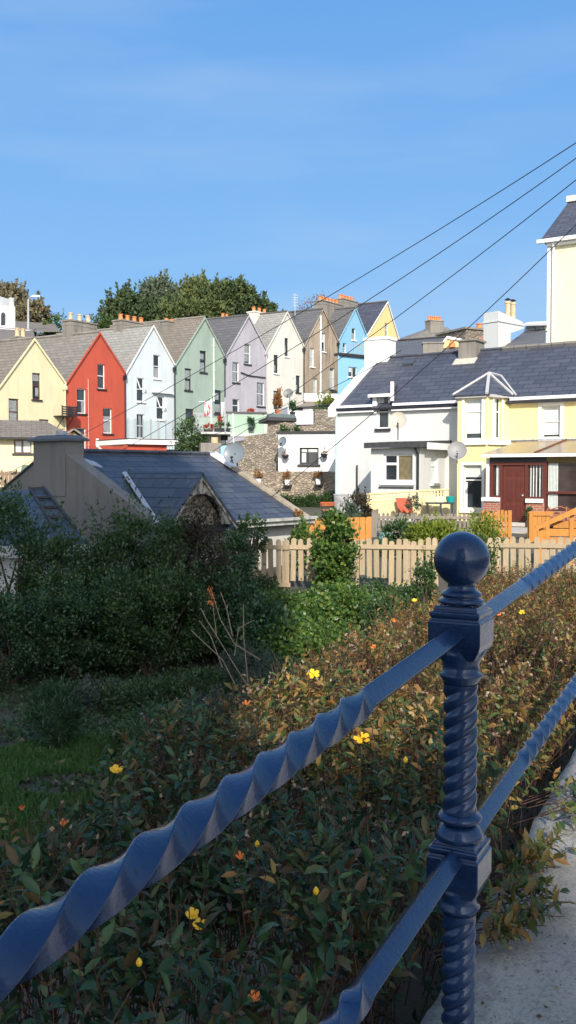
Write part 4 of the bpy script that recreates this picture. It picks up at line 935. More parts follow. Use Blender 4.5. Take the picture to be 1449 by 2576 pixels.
# yellow house: hipped rear wing
FE = Frame(0, 46.0, (.96, .28)); T = houses[0]
u0, u1 = FE.u(-60), FE.u(178); ze = FE.uz(60, 1100)[1]; wz = [FE.rect(35, 1106, 79, 1140)]
m = MB(); wall(m, FE, u0, u1, [(u0, ze), (u1, ze)], -3.3, wz); m.face(FE.p(u1, -3.3), FE.p(u1, -3.3, -6), FE.p(u1, ze, -6), FE.p(u1, ze)); T.part('rear_wing', m, YEL_W)
window(T, FE, wz[0], frame=BROWNF, sill=DKSILL, transom=None, mullion=.5, net=[(.05, .0, .4, .9), (.55, 0, 1, 1)], netm=NETW)
zr = ze + .95; e0, e1 = .35, 3.6
m = MB(); m.slab([FE.p(u0 - .3, ze - .02, e0), FE.p(u1 + .3, ze - .02, e0), FE.p(u1 - 1.2, zr, -e1 / 2), FE.p(u0 - .3, zr, -e1 / 2)], .08)
m.slab([FE.p(u1 + .3, ze - .02, e0), FE.p(u1 + .3, ze - .02, -e1 - 2), FE.p(u1 - 1.2, zr, -e1 / 2)], .08); T.part('wing_roof', m, SL_BRN)
m = MB(); gutter(m, FE, u0 - .3, u1 + .3, ze - .06, .36, .05); T.part('gutter', m, PIPE)
# small gabled porch roof at the right of the wing
FP = Frame(183, 47.5, (.96, .28)); a, c, b_, d = FP.rect(150, 1076, 220, 1101)
um = (a + b_) / 2
m = MB(); m.prism(FP, [(a + .35, c + .02), (b_ - .35, c + .02), (um, d - .22)], -.2, 0); m.fbox(FP, b_ - .75, b_ - .35, c - 1.1, c, -.2, 0); m.fbox(FP, um - .6, b_ - .75, c - 1.1, c - .8, -.2, 0); T.part('porch_gable', m, YEL_W)
m = MB(); m.slab([FP.p(a, c, .35), FP.p(um, d, .35), FP.p(um, d, -3), FP.p(a, c, -3)], .1); m.slab([FP.p(um, d, .35), FP.p(b_, c, .35), FP.p(b_, c, -3), FP.p(um, d, -3)], .1); T.part('porch_roof', m, SL_BRN)
# green metal tank beside the wing
m = MB(); a, c, b_, d = FE.rect(48, 1170, 104, 1184, 1.5); m.hexa([FE.p(a, c - .3, 2.2), FE.p(b_, c - .3, 2.2), FE.p(b_, c - .3, 1.2), FE.p(a, c - .3, 1.2)], [FE.p(a + .15, d, 2.1), FE.p(b_ - .15, d, 2.1), FE.p(b_ - .15, d, 1.3), FE.p(a + .15, d, 1.3)])
solo('oil_tank', 'dark green garden tank below the rear window of the yellow terraced house', 'tank', m, plain('green_tank', (.035, .09, .075), .5), FE.p((a + b_) / 2, c, 1.7))
FQ = Frame(0, 33.0, (.98, .2)); board_fence('board_fence', 'low brown board fence left of the cottage gable', FQ, -30, 82, 1186, 1222, wood('brown_fence', (.30, .21, .14), (.22, .15, .10), .9), .12, .015)

# balcony of the white house and its red lower wing
FB = Frame(320, 54.5, (.80, .60)); T = houses[2]
u0, u1 = FB.u(318), FB.u(458); zt_ = FB.uz(390, 1107)[1]
m = MB(); m.fbox(FB, u0, u1, zt_ - .28, zt_, -4.2, .25); T.part('balcony_slab', m, WHITE)
m = MB(); m.fbox(FB, u0, u1, zt_ + .002, zt_ + .06, -4.1, .2); T.part('balcony_deck', m, BLACK)
GPOST = plain('grey_balcony_post', (.36, .38, .40), .5); gl = NB('clear_balcony_glass'); gl.b.inputs['Transmission Weight'].default_value = 1.0; gl.b.inputs['Roughness'].default_value = .02; gl.b.inputs['IOR'].default_value = 1.1; gl.col((.85, .92, .92)); CLR = gl.m
m = MB(); n = 8
for j in range(n):
    u = u0 + (u1 - u0) * (j + .02) / (n - .6); 
    if j < n - 1: mm = MB(); mm.fbox(FB, u + .12, u + (u1 - u0) / (n - .6) - .05, zt_ + .12, zt_ + 1.15, .1, .112); T.part('glass_panel', mm, CLR)
    m.fbox(FB, u, u + .1, zt_ + .06, zt_ + 1.25, .08, .14)
T.part('balcony_posts', m, GPOST)
m = MB(); ub = FB.u(445); m.fbox(FB, u0 + .05, FB.u(420), -2.6, zt_ - .282, -.5, .0); houses[1].part('lower_wing', m, RED_W)
m = MB(); m.fbox(FB, FB.u(421), FB.u(462), -2.6, zt_ - .55, -1.2, -.4); houses[2].part('lower_wall', m, CEM)
m = MB(); a, c, b_, d = FB.rect(431, 1131, 443, 1150, -.4); m.fbox(FB, a, b_, c, d, -.6, -.39); houses[2].part('lower_window', m, GLASS)
m = MB(); u = FB.u(381); 
# white bent flue on the red wall
z1 = ROW.uz(240, 1123)[1]; uu = ROW.u(238); m = MB(); m.tube([ROW.p(uu, z1 + .5, .3), ROW.p(uu, z1, .3), ROW.p(uu + .35, z1 - .3, .35), ROW.p(uu + 1.3, z1 - .45, .4)], .1, 8); houses[1].part('flue_pipe', m, WPIPE)
# blue house: flat roofed wing in front
FW7 = Frame(850, 76.0, (.80, .60)); T = houses[7]
a, b_ = FW7.u(849), FW7.u(960); zt_ = FW7.uz(880, 897)[1]; hl7 = [FW7.rect(876.5, 923.3, 898, 948.7)]
m = MB(); wall(m, FW7, a, b_, [(a, zt_), (b_, zt_)], 1.0, hl7); T.part('rear_wing', m, BLU_W); window(T, FW7, hl7[0], frame=WHITE, sill=WHITE, transom=None, mullion=.5, net=[(.1, .5, .4, 1)], netm=NETW)
m = MB(); m.fbox(FW7, a + .1, b_, zt_, zt_ + .22, -.6, .2); T.part('flat_roof', m, BLACK)
m = MB()
for j in range(9): u = a + 1.2 + j * .5; m.fbox(FW7, u, u + .06, zt_ + .22, zt_ + 1.0, .0, .05)
m.fbox(FW7, a + 1.2, a + 5.3, zt_ + 1.0, zt_ + 1.06, 0, .05); T.part('railing', m, GPOST)

# ------------------------------------------------------------------ terraces, stone walls and small outbuildings below the row
STONE = rubble('rubble_stone', (.33, .28, .22), (.42, .36, .29), (.24, .20, .16), 6.5)
STONE2 = rubble('rubble_stone_warm', (.36, .28, .21), (.47, .40, .31), (.29, .24, .18), 5.5)
def blockf(name, label, cat, F, x0, y0, x1, y1, th, mat, zb=None, off=0.0, group=None):
    a, c, b_, d = F.rect(x0, y0, x1, y1, off); 
    if zb is not None: c = zb
    m = MB(); m.fbox(F, a, b_, c, d, off - th, off)
    return solo(name, label, cat, m, mat, F.p((a + b_) / 2, c, off), group)
FT = Frame(573, 52.0, (.97, .24))
TGREEN = render_wall('mint_parapet', (.36, .50, .39), .3)
T = Thing('roof_terrace', 'mint green walled roof terrace with dark coping below the lavender house', 'terrace', FT.p(FT.u(620), -2))
a, c, b_, d = FT.rect(573, 1043, 664, 1091); m = MB(); m.fbox(FT, a, b_, c, d, -.25, 0); T.part('parapet', m, TGREEN)
m = MB(); m.fbox(FT, b_ + .001, b_ + .14, c - .1, d + .05, -4, .02); T.part('end_wall', m, plain('pale_mint', (.48, .58, .46), .8))
m = MB(); m.fbox(FT, a - .1, b_ + .15, d + .06, d + .16, -.35, .1); T.part('coping', m, plain('dark_coping', (.10, .095, .09), .8))
a2, c2, b2, d2 = FT.rect(505, 1086.6, 581, 1092, .8); m = MB(); m.fbox(FT, a2, a - .0, c2, d2, -2, .9); m.fbox(FT, a + .001, b_, c2 - .12, d2 - .06, .002, .8); T.part('terrace_slab', m, plain('pale_slab', (.5, .51, .5), .7))
m = MB(); m.fbox(FT, a2, a - .2, -2, c2 - .003, -2, -.1); T.part('lower_wall', m, CRM_W)
for (x0, y0, x1, y1) in ((511, 1098, 517, 1110), (555, 1095, 573, 1108)):
    r_ = FT.rect(x0, y0, x1, y1, -.1); m = MB(); m.fbox(FT, r_[0], r_[2], r_[1], r_[3], -.2, -.09); w_ = T.part('window', m, BLACK)
m = MB(); r_ = FT.rect(482, 1050, 582, 1086, -2.2); m.fbox(FT, r_[0], r_[2], r_[1] - .2, FT.uz(540, 1051, -2.2)[1], -2.5, -2.2); T.part('back_wall', m, GRN_W)
m = MB()
ua, ub_ = FT.u(487, .6), FT.u(511, .6); zz = FT.uz(500, 1086, .6)[1]; zt2 = FT.uz(500, 1041, .6)[1]
for j in range(9): u = ua + (ub_ - ua) * j / 8; m.fbox(FT, u, u + .03, zz, zt2, .55, .58)
m.fbox(FT, ua, ub_ + .03, zt2, zt2 + .05, .54, .59); T.part('railing', m, GPOST)
def planter(name, label, cat, F, x0, y0, x1, y1, off, pm, plant, n, size, hh=.3, th=.35, group=None, kind='box'):
    a, c, b_, d = F.rect(x0, y0, x1, y1, off); T = Thing(name, label, cat, F.p((a + b_) / 2, c, off - th / 2), group); m = MB()
    if kind == 'box': m.hexa([F.p(a + .04, c, off - .04), F.p(b_ - .04, c, off - .04), F.p(b_ - .04, c, off - th + .04), F.p(a + .04, c, off - th + .04)], [F.p(a, d, off), F.p(b_, d, off), F.p(b_, d, off - th), F.p(a, d, off - th)])
    else:
        r = (b_ - a) / 2; m.lathe(F.p((a + b_) / 2, c, off - r), [(r * .65, 0), (r * .9, (d - c) * .8), (r * 1.02, (d - c) * .8), (r * 1.02, d - c), (r * .85, d - c), (r * .8, (d - c) * .85)], 16); th = 2 * r
    T.part('pot' if kind != 'box' else 'trough', m, pm)
    cc = F.p((a + b_) / 2, d + hh * .45, off - th / 2); V, Fc = clump_crown(tuple(cc), ((b_ - a) / 2 * 1.05, th * .6, hh * .6), 14, n, size, 6, hh * .5, spread=.25, low=-.4); T.part('plants', (V, Fc), plant)
    return T
ORL = leafm('orange_dry_plant', [(.35, .13, .04), (.5, .22, .07), (.22, .12, .05), (.12, .12, .03)], .7, .3)
RDF = leafm('red_flowers', [(.55, .03, .03), (.65, .08, .04), (.05, .10, .03)], .6, .3)
planter('planter', 'long black trough with red flowers on the terrace edge', 'planter', FT, 514, 1080, 536, 1088, .6, BLACK, RDF, 220, .08, .22)
planter('planter', 'black trough with an orange pot plant behind the clothes pole', 'planter', FT, 540, 1077, 580, 1087, .6, BLACK, EG2, 500, .08, .25)
planter('planter', 'small square dark planter hung on the mint green parapet', 'planter', FT, 626, 1075, 640, 1083, .4, BLACK, EG, 400, .09, .45)
planter('flower_pot', 'orange flower pot standing on the roof terrace', 'flower pot', FT, 550, 1066, 558, 1073, .1, OPOT, RDF, 200, .08, .3, kind='pot')
planter('planter', 'red flowering trough on the coping in front of the lavender house', 'planter', FT, 622, 1037, 640, 1041, -.1, TERRA, RDF, 250, .07, .15)
shrub('garden_shrub', 'light green climbing shrub beside the glass balcony', 478, 51.0, zt(1055, 51), .75, .5, EG2, 7000, .13, 12, .5, nclump=60, zbot=-1.0)
# clothes poles with washing
T = Thing('clothes_pole', 'white clothes pole with red and white washing on the roof terrace', 'clothes pole', at(533, 1100, 51.5)); m = MB(); m.tube([at(533, 1102, 51.5), at(531, 1000, 51.5)], .045, 6); m.tube([at(500, 1011, 51.5), at(535, 1009, 51.5)], .02, 5); T.part('pole', m, WPIPE)
b = NB('red_white_washing'); c = b.coord(); b.col(b.ramp(b.noise(3.5, 3, c), [(.5, (.7, .68, .68)), (.56, (.6, .12, .16))])); b.b.inputs['Roughness'].default_value = .9; WASH = b.m
def cloth(x0, y0, x1, y1, Y):
    m = MB(); n = 8
    for i in range(n):
        for j in range(4):
            def P(a, b_): p = at(x0 + (x1 - x0) * a / n, y0 + (y1 - y0) * b_ / 4, Y); p.y += .12 * math.sin(a * 1.9) * (b_ / 4); return p
            m.face(P(i, j + 1), P(i + 1, j + 1), P(i + 1, j), P(i, j))
    return m
T.part('washing', cloth(514, 1012, 529, 1048, 51.5), WASH)
T = Thing('clothes_pole', 'grey clothes pole with white washing right of the red and white washing', 'clothes pole', at(567, 1090, 51.0)); m = MB(); m.tube([at(567, 1092, 51), at(566, 1000, 51)], .045, 6); T.part('pole', m, GPOST); T.part('washing', cloth(556, 1012, 565, 1048, 51.0), plain('white_cloth', (.7, .7, .7), .9))
# thin aerial mast behind the cottage
m = MB(); m.tube([at(588, 1128, 40), at(586, 1040, 40)], .03, 6)
T = Thing('aerial_mast', 'thin pale aerial mast rising behind the cottage dish', 'mast', at(588, 1128, 40)); T.part('pole', m, WPIPE)
FS = Frame(585, 44.5, (.985, .17))
T = Thing('chimney_block', 'squat brown rendered block with a cream pot behind the cottage ridge', 'wall', FS.p(FS.u(530), -2))
a, c, b_, d = FS.rect(505, 1114, 556, 1150); m = MB(); m.fbox(FS, a, b_, -2.5, d, -.9, 0); m.fbox(FS, a - .06, b_ + .06, d - .55, d - .42, -.95, .05); T.part('block', m, CEM)
m = MB(); a, c, b_, d2 = FS.rect(532, 1100, 550, 1114, -.2); m.lathe(FS.p((a + b_) / 2, d, -.4), [((b_ - a) / 2, 0), ((b_ - a) / 2, d2 - d), ((b_ - a) / 2 * .8, d2 - d)], 14); T.part('pot', m, POT)
blockf('blue_wall', 'small pale blue wall beside the satellite dish on the cottage', 'wall', Frame(555, 41.5, (.97, .24)), 555, 1121, 590, 1172, .3, plain('pale_blue_paint', (.28, .45, .58), .8), zb=-2.4)
def ragged(F, poly, th, mat, name, label):
    m = MB(); m.prism(F, [F.uz(*p_) for p_ in poly], -th, 0); return solo(name, label, 'wall', m, mat, F.p(F.uz(*poly[0])[0], -2.4))
FS2 = Frame(585, 46.5, (.97, -.24))
ragged(FS2, [(572, 1260), (572, 1118), (612, 1113), (618, 1097), (640, 1094), (672, 1090), (674, 1058), (700, 1060), (760, 1066), (792, 1064), (792, 1030), (845, 1030), (845, 1260)], .6, STONE, 'stone_wall', 'tall brown rubble stone wall behind the small white flat roofed house')
FS3 = Frame(585, 42.3, (.985, -.17))
ragged(FS3, [(560, 1290), (575, 1190), (600, 1178), (640, 1184), (700, 1186), (845, 1186), (845, 1290)], .5, STONE2, 'stone_wall', 'low warm stone wall with hanging planters below the small white house')
# small white flat roofed house
FH = Frame(838, 43.4, (.985, -.17)); WHS = render_wall('bright_white_render', (.80, .80, .79), .05)
T = Thing('flat_roofed_house', 'small white flat roofed house with one dark window between stone walls', 'house', FH.p(FH.u(770), -2.0))
a, c, b_, d = FH.rect(700, 1090, 843, 1187); wr = FH.rect(753.3, 1126, 801.6, 1168)
m = MB(); wall(m, FH, a, b_, [(a, d), (b_, d)], -1.0, [wr]); m.face(FH.p(a, -1, -3), FH.p(a, -1), FH.p(a, d), FH.p(a, d, -3)); T.part('wall', m, WHS)
m = MB(); m.fbox(FH, a - .08, b_ + .05, d, d + .1, -3, .1); T.part('roof_edge', m, BLACK)
window(T, FH, wr, frame=BLACK, sill=DKSILL, transom=None, mullion=.42, net=[(.05, .78, .97, .98), (.05, .05, .3, .7)], netm=NETW, fw=.06)
LAVB = render_wall('lavender_block_paint', (.60, .58, .66), .1)
blockf('lavender_wall', 'plain lavender painted wall block above the small white house', 'wall', Frame(745, 45.6, (.98, -.2)), 746, 1034, 788, 1068, 1.2, LAVB)
FK = Frame(671, 45.9, (.985, .17))
T = Thing('roof_terrace', 'low flat roof with thick black fascia and plants right of the mint terrace', 'terrace', FK.p(FK.u(710), 1))
a, c, b_, d = FK.rect(671, 1050, 748, 1060); m = MB(); m.prism(FK, [FK.uz(671, 1058), FK.uz(748, 1061), FK.uz(748, 1053), FK.uz(671, 1049)], -3, .3); T.part('fascia', m, BLACK)
m = MB(); m.prism(FK, [FK.uz(672, 1048.5), FK.uz(744, 1052.5), FK.uz(740, 1043), FK.uz(672, 1041)], -.1, 0.2); T.part('glass_rail', m, plain('dull_glass', (.10, .14, .15), .3))
planter('planter', 'orange spiky plant on the black edged flat roof', 'planter', FK, 694, 1030, 707, 1041, -.5, TERRA, ORL, 700, .12, .8)
planter('planter', 'round dark green plant on the black edged flat roof', 'planter', FK, 731, 1036, 744, 1043, -.4, BLACK, EG, 700, .1, .45)
FK2 = Frame(736, 48.5, (.985, .17))
T = Thing('lean_to', 'long white lean-to with a lichen covered flat roof below the brown house', 'outbuilding', FK2.p(FK2.u(790), 1))
m = MB(); a, c, b_, d = FK2.rect(724, 1023, 850, 1040); m.fbox(FK2, a, b_, c - 1, d, -2.5, 0); T.part('wall', m, WHS)
m = MB(); m.prism(FK2, [FK2.uz(736, 1025), FK2.uz(850, 1019), FK2.uz(850, 1012), FK2.uz(760, 1016)], -2.4, .25); T.part('roof', m, CEM)
m = MB(); a, c, b_, d = FK2.rect(765, 997, 850, 1010, -2.0); m.fbox(FK2, a, b_, c, d + .15, -2.3, -2.0); T.part('upper_parapet', m, WHS)
m = MB(); a, c, b_, d = FK2.rect(740, 1026, 762, 1033); m.fbox(FK2, a, b_, c, d, -.2, .01); T.part('dark_opening', m, BLACK)
shrub('low_shrub', 'weeds growing on the lichen covered lean-to roof', 820, 48.0, zt(1005, 48), .6, .3, YG, 900, .1, 8, .3, zbot=3.6, nclump=14, stem=False)
shrub('low_shrub', 'weeds on top of the stone wall left of the white house gutter', 812, 46.0, zt(1030, 46), .5, .3, EG2, 900, .1, 8, .3, zbot=2.6, nclump=14, stem=False)
shrub('low_shrub', 'green fringe of weeds on the stone wall just above the small white house', 735, 45.5, zt(1079, 45.5), .6, .4, EG2, 900, .1, 8, .2, zbot=1.9, nclump=14, stem=False)
# hanging baskets and wall planters
for lb, px, py, Y, F_ in (('hanging basket left of the dark window on the small white house', 718, 1144, 43.4, FH), ('hanging basket right of the dark window on the small white house', 815.5, 1141, 43.4, FH)):
    u, z = F_.uz(px, py, .3); T = Thing('hanging_basket', lb, 'hanging basket', F_.p(u, z, .3), 'hanging baskets on the small white house'); m = MB(); m.lathe(F_.p(u, z - .12, .3), [(.03, -.1), (.13, -.03), (.18, .1), (.15, .1)], 12)
    m.tube([F_.p(u, z + .3, 0), F_.p(u, z + .3, .3), F_.p(u, z, .3)], .012, 5); T.part('basket', m, BLACK); V, Fc = clump_crown(tuple(F_.p(u, z, .3)), (.16, .13, .12), 12, 200, .05, 0); T.part('plants', (V, Fc), ORL)
for lb, px, py in (('rusty plant in a white pot, first wall planter from the left', 650, 1199), ('rusty plant in a white pot, middle one of the three wall planters', 722, 1201), ('rusty plant in a white pot, wall planter nearest the white house', 800, 1199)):
    u, z = FS3.uz(px, py, .25); T = Thing('wall_planter', lb, 'planter', FS3.p(u, z, .25), 'planters on the low stone wall'); m = MB(); m.lathe(FS3.p(u, z - .35, .2), [(.1, 0), (.13, .25), (.11, .25)], 12); T.part('pot', m, WHITE)
    m = MB(); m.fbox(FS3, u - .2, u + .2, z - .39, z - .355, .0, .38); T.part('shelf', m, BLACK); V, Fc = clump_crown(tuple(FS3.p(u, z, .22)), (.2, .15, .2), 14, 350, .06, 5, .15); T.part('plants', (V, Fc), ORL)
# hedge and garden furniture right of the cottage
T = Thing('hedge', 'clipped dark green hedge below the low stone wall', 'hedge', at(770, 1290, 37)); 
mm = []
for i in range(9):
    px = 690 + 21 * i; top = 1252 - .085 * (px - 690); Y = 38.5; x = (px - CX) / FPX * Y; z1 = zt(top, Y); z0 = -2.4; mm.append(clump_crown((x, Y, (z0 + z1) / 2), (.42, .5, (z1 - z0) / 2), 24, 2400, .08, 2, .1, spread=.3, low=-.9))
T.part('foliage', join(mm), leafm('hedge_leaf', [(.025, .06, .015), (.05, .10, .025), (.09, .15, .04)], .5, .25))
REDW = wood('red_orange_slats', (.60, .14, .04), (.5, .10, .03), .6)
FC = Frame(826, 33.0, (.99, .08)); T = Thing('garden_chair', 'folding chair with orange slats beside the hedge', 'chair', FC.p(0, -1.9, .2))
a, b_ = FC.u(806), FC.u(846); z0, z1 = FC.uz(825, 1282)[1], FC.uz(825, 1264)[1]
for z in np.linspace(z0 + .15, z1, 3): m = MB(); m.fbox(FC, a, b_, z - .018, z + .018, 0, .02); T.part('slat', m, REDW)
m = MB()
for k in range(5): m.fbox(FC, a + .03, b_ - .03, z0 - .01, z0 + .015, .06 + .08 * k, .12 + .08 * k)
T.part('seat', m, REDW); m = MB()
for u in (a + .03, b_ - .03): m.tube([FC.p(u, z1, -.01), FC.p(u, z0 - .4, .45)], .012, 5); m.tube([FC.p(u, z0, .46), FC.p(u, z0 - .4, .0)], .012, 5)
T.part('frame', m, BLACK)
m = MB(); FN = Frame(858, 32.0, (1, 0)); a, c, b_, d = FN.rect(838, 1243, 878, 1292); m.lathe(FN.p((a + b_) / 2, c, 0), [((b_ - a) * .4, 0), ((b_ - a) * .47, (d - c) * .92), ((b_ - a) * .5, (d - c) * .94), ((b_ - a) * .5, d - c), ((b_ - a) * .2, (d - c) * 1.02)], 20)
solo('water_butt', 'dull grey round water butt at the corner of the white house', 'water butt', m, plain('zinc_grey', (.40, .40, .40), .6, var=.3, scale=3), FN.p((a + b_) / 2, c, 0), smooth=False)
shrub('garden_shrub', 'thin straggly shrub in front of the white house corner', 905, 29.5, zt(1240, 29.5), .35, .3, BRN, 2500, .08, 8, .4, zbot=-2.0, nclump=30)
shrub('garden_shrub', 'pale flowering plant at the foot of the grey water butt', 878, 28.0, zt(1268, 28), .35, .3, GREY, 2500, .07, 8, .3, zbot=-2.2, nclump=30)
m = MB(); FZ = Frame(972, 24.5, (1, 0)); a, c, b_, d = FZ.rect(953, 1341, 992, 1375); m.lathe(FZ.p((a + b_) / 2, c, 0), [((b_ - a) * .42, 0), ((b_ - a) * .5, (d - c) * .5), ((b_ - a) * .46, (d - c) * .95), ((b_ - a) * .5, d - c), ((b_ - a) * .3, (d - c) * 1.0)], 24)
solo('barrel', 'pale turquoise plastic barrel behind the near picket fence', 'barrel', m, plain('turquoise_plastic', (.25, .5, .48), .4), FZ.p((a + b_) / 2, c, 0))
for lb, x0, y0, x1, y1 in (('large terracotta pot with a dry plant behind the fence panel', 712, 1334, 730, 1356), ('terracotta pot beside the white vent pipe', 744, 1316, 757, 1334)):
    planter('flower_pot', lb, 'flower pot', Frame(720, 22.4, (1, 0)), x0, y0, x1, y1, 0, TERRA, ORL, 300, .06, .2, kind='pot')
m = MB(); m.tube([at(761, 1360, 22.6), at(761, 1303, 22.6)], .035, 8); m.tube([at(761, 1305, 22.6), at(756, 1302, 22.6)], .035, 8); solo('vent_pipe', 'white plastic vent pipe standing before the orange boards', 'pipe', m, WPIPE, at(761, 1360, 22.6))

# ------------------------------------------------------------------ cottage in the garden
SL_COT = slate('cottage_slate', (.038, .045, .062), (.082, .088, .105), (.016, .019, .026), .55, .28, .45, (.24, .23, .20), .3)
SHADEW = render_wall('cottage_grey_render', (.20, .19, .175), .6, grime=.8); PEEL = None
b = NB('peeling_white_board'); c = b.coord(); b.col(b.ramp(b.noise(7, 7, b.coord('Object', (1, 1, .5)), .75), [(.42, (.10, .085, .07)), (.56, (.42, .40, .36))])); b.b.inputs['Roughness'].default_value = .9; b.bump(b.noise(20, 5, c), .5, .01); PEEL = b.m
FCt = Frame(570, 20.5, (.633, .774)); W = 3.1
uR, zE = FCt.uz(745, 1300); zE = FCt.uz(570, 1309)[1]; uRr, zR = FCt.uz(560, 1145, -W); uR = (uR + uRr) / 2; uL = FCt.u(140, -W)
slope = (zR - zE) / W
T = Thing('cottage', 'old slate roofed cottage with a big rendered chimney and a small gablet, half in shade', 'house', FCt.p((uL + uR) / 2, -3.1, -W)); COT = T
gnd = -3.3
m = MB(); e = .3
def rp(u, off, dz=0): return FCt.p(u, zE + slope * (-abs(off + W) + W) + dz, off)
uA, zA = FCt.uz(500, 1193, .25); uF, zF = FCt.uz(581, 1316, .25); hwG = uF - uA; offA = -(zA - zE) / slope
m.slab([rp(uL + .05, e), rp(uR, e), rp(uR, -W), rp(uL + .05, -W)], .07); m.slab([rp(uL + .05, -W), rp(uR, -W), rp(uR, -2 * W - e), rp(uL + .05, -2 * W - e)], .07)
ROOFC = T.part('roof', m, SL_COT)
m = MB(); m.face(FCt.p(uL, gnd), FCt.p(uR - .1, gnd), FCt.p(uR - .1, zE - .05), FCt.p(uL, zE - .05)); m.face(FCt.p(uR - .1, gnd, 0), FCt.p(uR - .1, gnd, -2 * W), FCt.p(uR - .1, zE, -2 * W), FCt.p(uR - .1, zR - .1, -W), FCt.p(uR - .1, zE, 0)); m.face(FCt.p(uR, gnd, -2 * W), FCt.p(uL, gnd, -2 * W), FCt.p(uL, zE, -2 * W), FCt.p(uR, zE, -2 * W))
T.part('wall', m, render_wall('cottage_white_wall', (.62, .60, .56), .3))
m = MB(); m.fbox(FCt, uF + .1, uR + .02, zE - .17, zE - .06, .28, .31); gutter(m, FCt, uF + .1, uR + .05, zE - .03, .312, .035); T.part('gutter', m, plain('dirty_white_paint', (.42, .41, .38), .6, var=.4))
# left gable wall, rising a little above the slates
oG = FCt.p(uL, 0, 0); FGa = Frame(0, 10, (FCt.n.x, FCt.n.y)); FGa.o = Vector((oG.x, oG.y, 0)); hgt = .13
def gpt(off, dz=0): return (off, zE + slope * (-abs(off + W) + W) + dz)
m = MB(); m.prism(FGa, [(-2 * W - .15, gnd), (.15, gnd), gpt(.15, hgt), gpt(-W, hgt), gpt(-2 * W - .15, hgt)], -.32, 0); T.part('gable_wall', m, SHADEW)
m = MB(); p1, p2 = gpt(-2 * W - .2, hgt), gpt(-W - .8, hgt); m.prism(FGa, [p1, p2, (p2[0], p2[1] + .06), (p1[0], p1[1] + .06)], -.34, .03); T.part('verge_slate', m, BLACK)
cu0, cu1 = FGa.u(87), FGa.u(166); czt = FGa.uz(126, 1110)[1]
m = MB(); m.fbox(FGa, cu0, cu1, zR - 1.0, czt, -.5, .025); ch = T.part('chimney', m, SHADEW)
m = MB(); m.fbox(FGa, cu0 - .1, cu1 + .1, czt, czt + .05, -.58, .12); m.hexa([FGa.p(cu0 - .1, czt + .05, .12), FGa.p(cu1 + .1, czt + .05, .12), FGa.p(cu1 + .1, czt + .05, -.58), FGa.p(cu0 - .1, czt + .05, -.58)], [FGa.p(cu0 + .1, czt + .14, -.05), FGa.p(cu1 - .1, czt + .14, -.05), FGa.p(cu1 - .1, czt + .14, -.45), FGa.p(cu0 + .1, czt + .14, -.45)]); T.part('chimney_cap', m, plain('dark_slab', (.10, .11, .13), .8), ch)
m = MB(); uc = (cu0 + cu1) / 2 + .1; m.lathe(FGa.p(uc, czt + .14, -.25), [(.13, 0), (.13, .1), (.1, .1)], 12); T.part('chimney_pot', m, LEAD, ch)
m = MB(); m.hexa([rp(uL + .35, -W + .25, .01), rp(uL + 1.0, -W + .25, .01), rp(uL + 1.0, -W + .02, .01), rp(uL + .35, -W + .02, .01)], [rp(uL + .35, -W + .25, .03), rp(uL + 1.0, -W + .25, .03), rp(uL + 1.0, -W + .02, .03), rp(uL + .35, -W + .02, .03)])
m2 = MB()
def onroof(pts, dz, th, mb):
    mb.slab([rp(u, o_, dz + th) for u, o_ in pts], th)
m2 = MB(); onroof([(uL + .34, -W + .55), (uL + .75, -W + .75), (uL + .75, -W + .5), (uL + .34, -W + .12)], .002, .012, m2); T.part('flashing', m2, LEAD, ROOFC)
m = MB(); m.tube([rp(uL + .3, -W, .03), rp(uR, -W, .03)], .06, 6); T.part('ridge_tiles', m, SL_COT, ROOFC)
m = MB(); 
for a_, b_ in ((e, -W), (-W, -2 * W - e)):
    pts = [rp(uR - .14, a_, .02), rp(uR + .05, a_, .02), rp(uR + .05, b_, .02), rp(uR - .14, b_, .02)]; m.slab([p + Vector((0, 0, .05)) for p in pts], .1)
T.part('verge_coping', m, plain('tan_verge_mortar', (.36, .30, .22), .9, var=.3, scale=5))
m = MB(); m.slab([rp(uR - .2, -W - .02, .1), rp(uR + .1, -W - .02, .1), rp(uR + .1, -W + .8, .1), rp(uR - .2, -W + .8, .1)], .06); T.part('white_verge_end', m, WHITE)
# gablet
m = MB(); zf = zE - .02
apx = FCt.p(uA, zA + .03, .38); bk = FCt.p(uA, zA + .03, offA)
for sg in (-1, 1):
    ft = FCt.p(uA + sg * (hwG + .06), zF, .38); bkf = FCt.p(uA + sg * (hwG + .06), zF, -(zF - zE) / slope if zF > zE else .0)
    m.slab([apx, ft, bkf, bk] if sg > 0 else [apx, bk, bkf, ft], .05)
gb = T.part('gablet_roof', m, SL_COT)
ro = [(uA - hwG, zF), (uA, zA), (uA + hwG, zF)]
inner = [(uA - hwG * .62, zF)] + [(uA + hwG * .62 * -math.cos(math.radians(t)) * (1 - .0), zF + (zA - zF) * .62 * math.sin(math.radians(t)) ** .8) for t in range(15, 166, 15)] + [(uA + hwG * .62, zF)]
m = MB(); outer = []
for (u, z) in inner:
    k = abs(u - uA) / hwG; outer.append((u + (u - uA) * .0, zA - (zA - zF) * k))
for (p1, p2, q1, q2) in zip(inner[:-1], inner[1:], outer[:-1], outer[1:]):
    m.prism(FCt, [p1, p2, q2, q1], .28, .33)
for sg in (-1, 1):
    m.prism(FCt, [(uA + sg * hwG * .62, zF), (uA + sg * hwG, zF - .02), (uA + sg * hwG * .62, zA - (zA - zF) * .62)][::sg], .28, .33)
    m.prism(FCt, [(uA, zA + .02), (uA + sg * (hwG + .05), zF - .02), (uA + sg * (hwG + .05), zF - .13), (uA, zA - .12)][::sg], .335, .37)
T.part('bargeboard', m, PEEL)
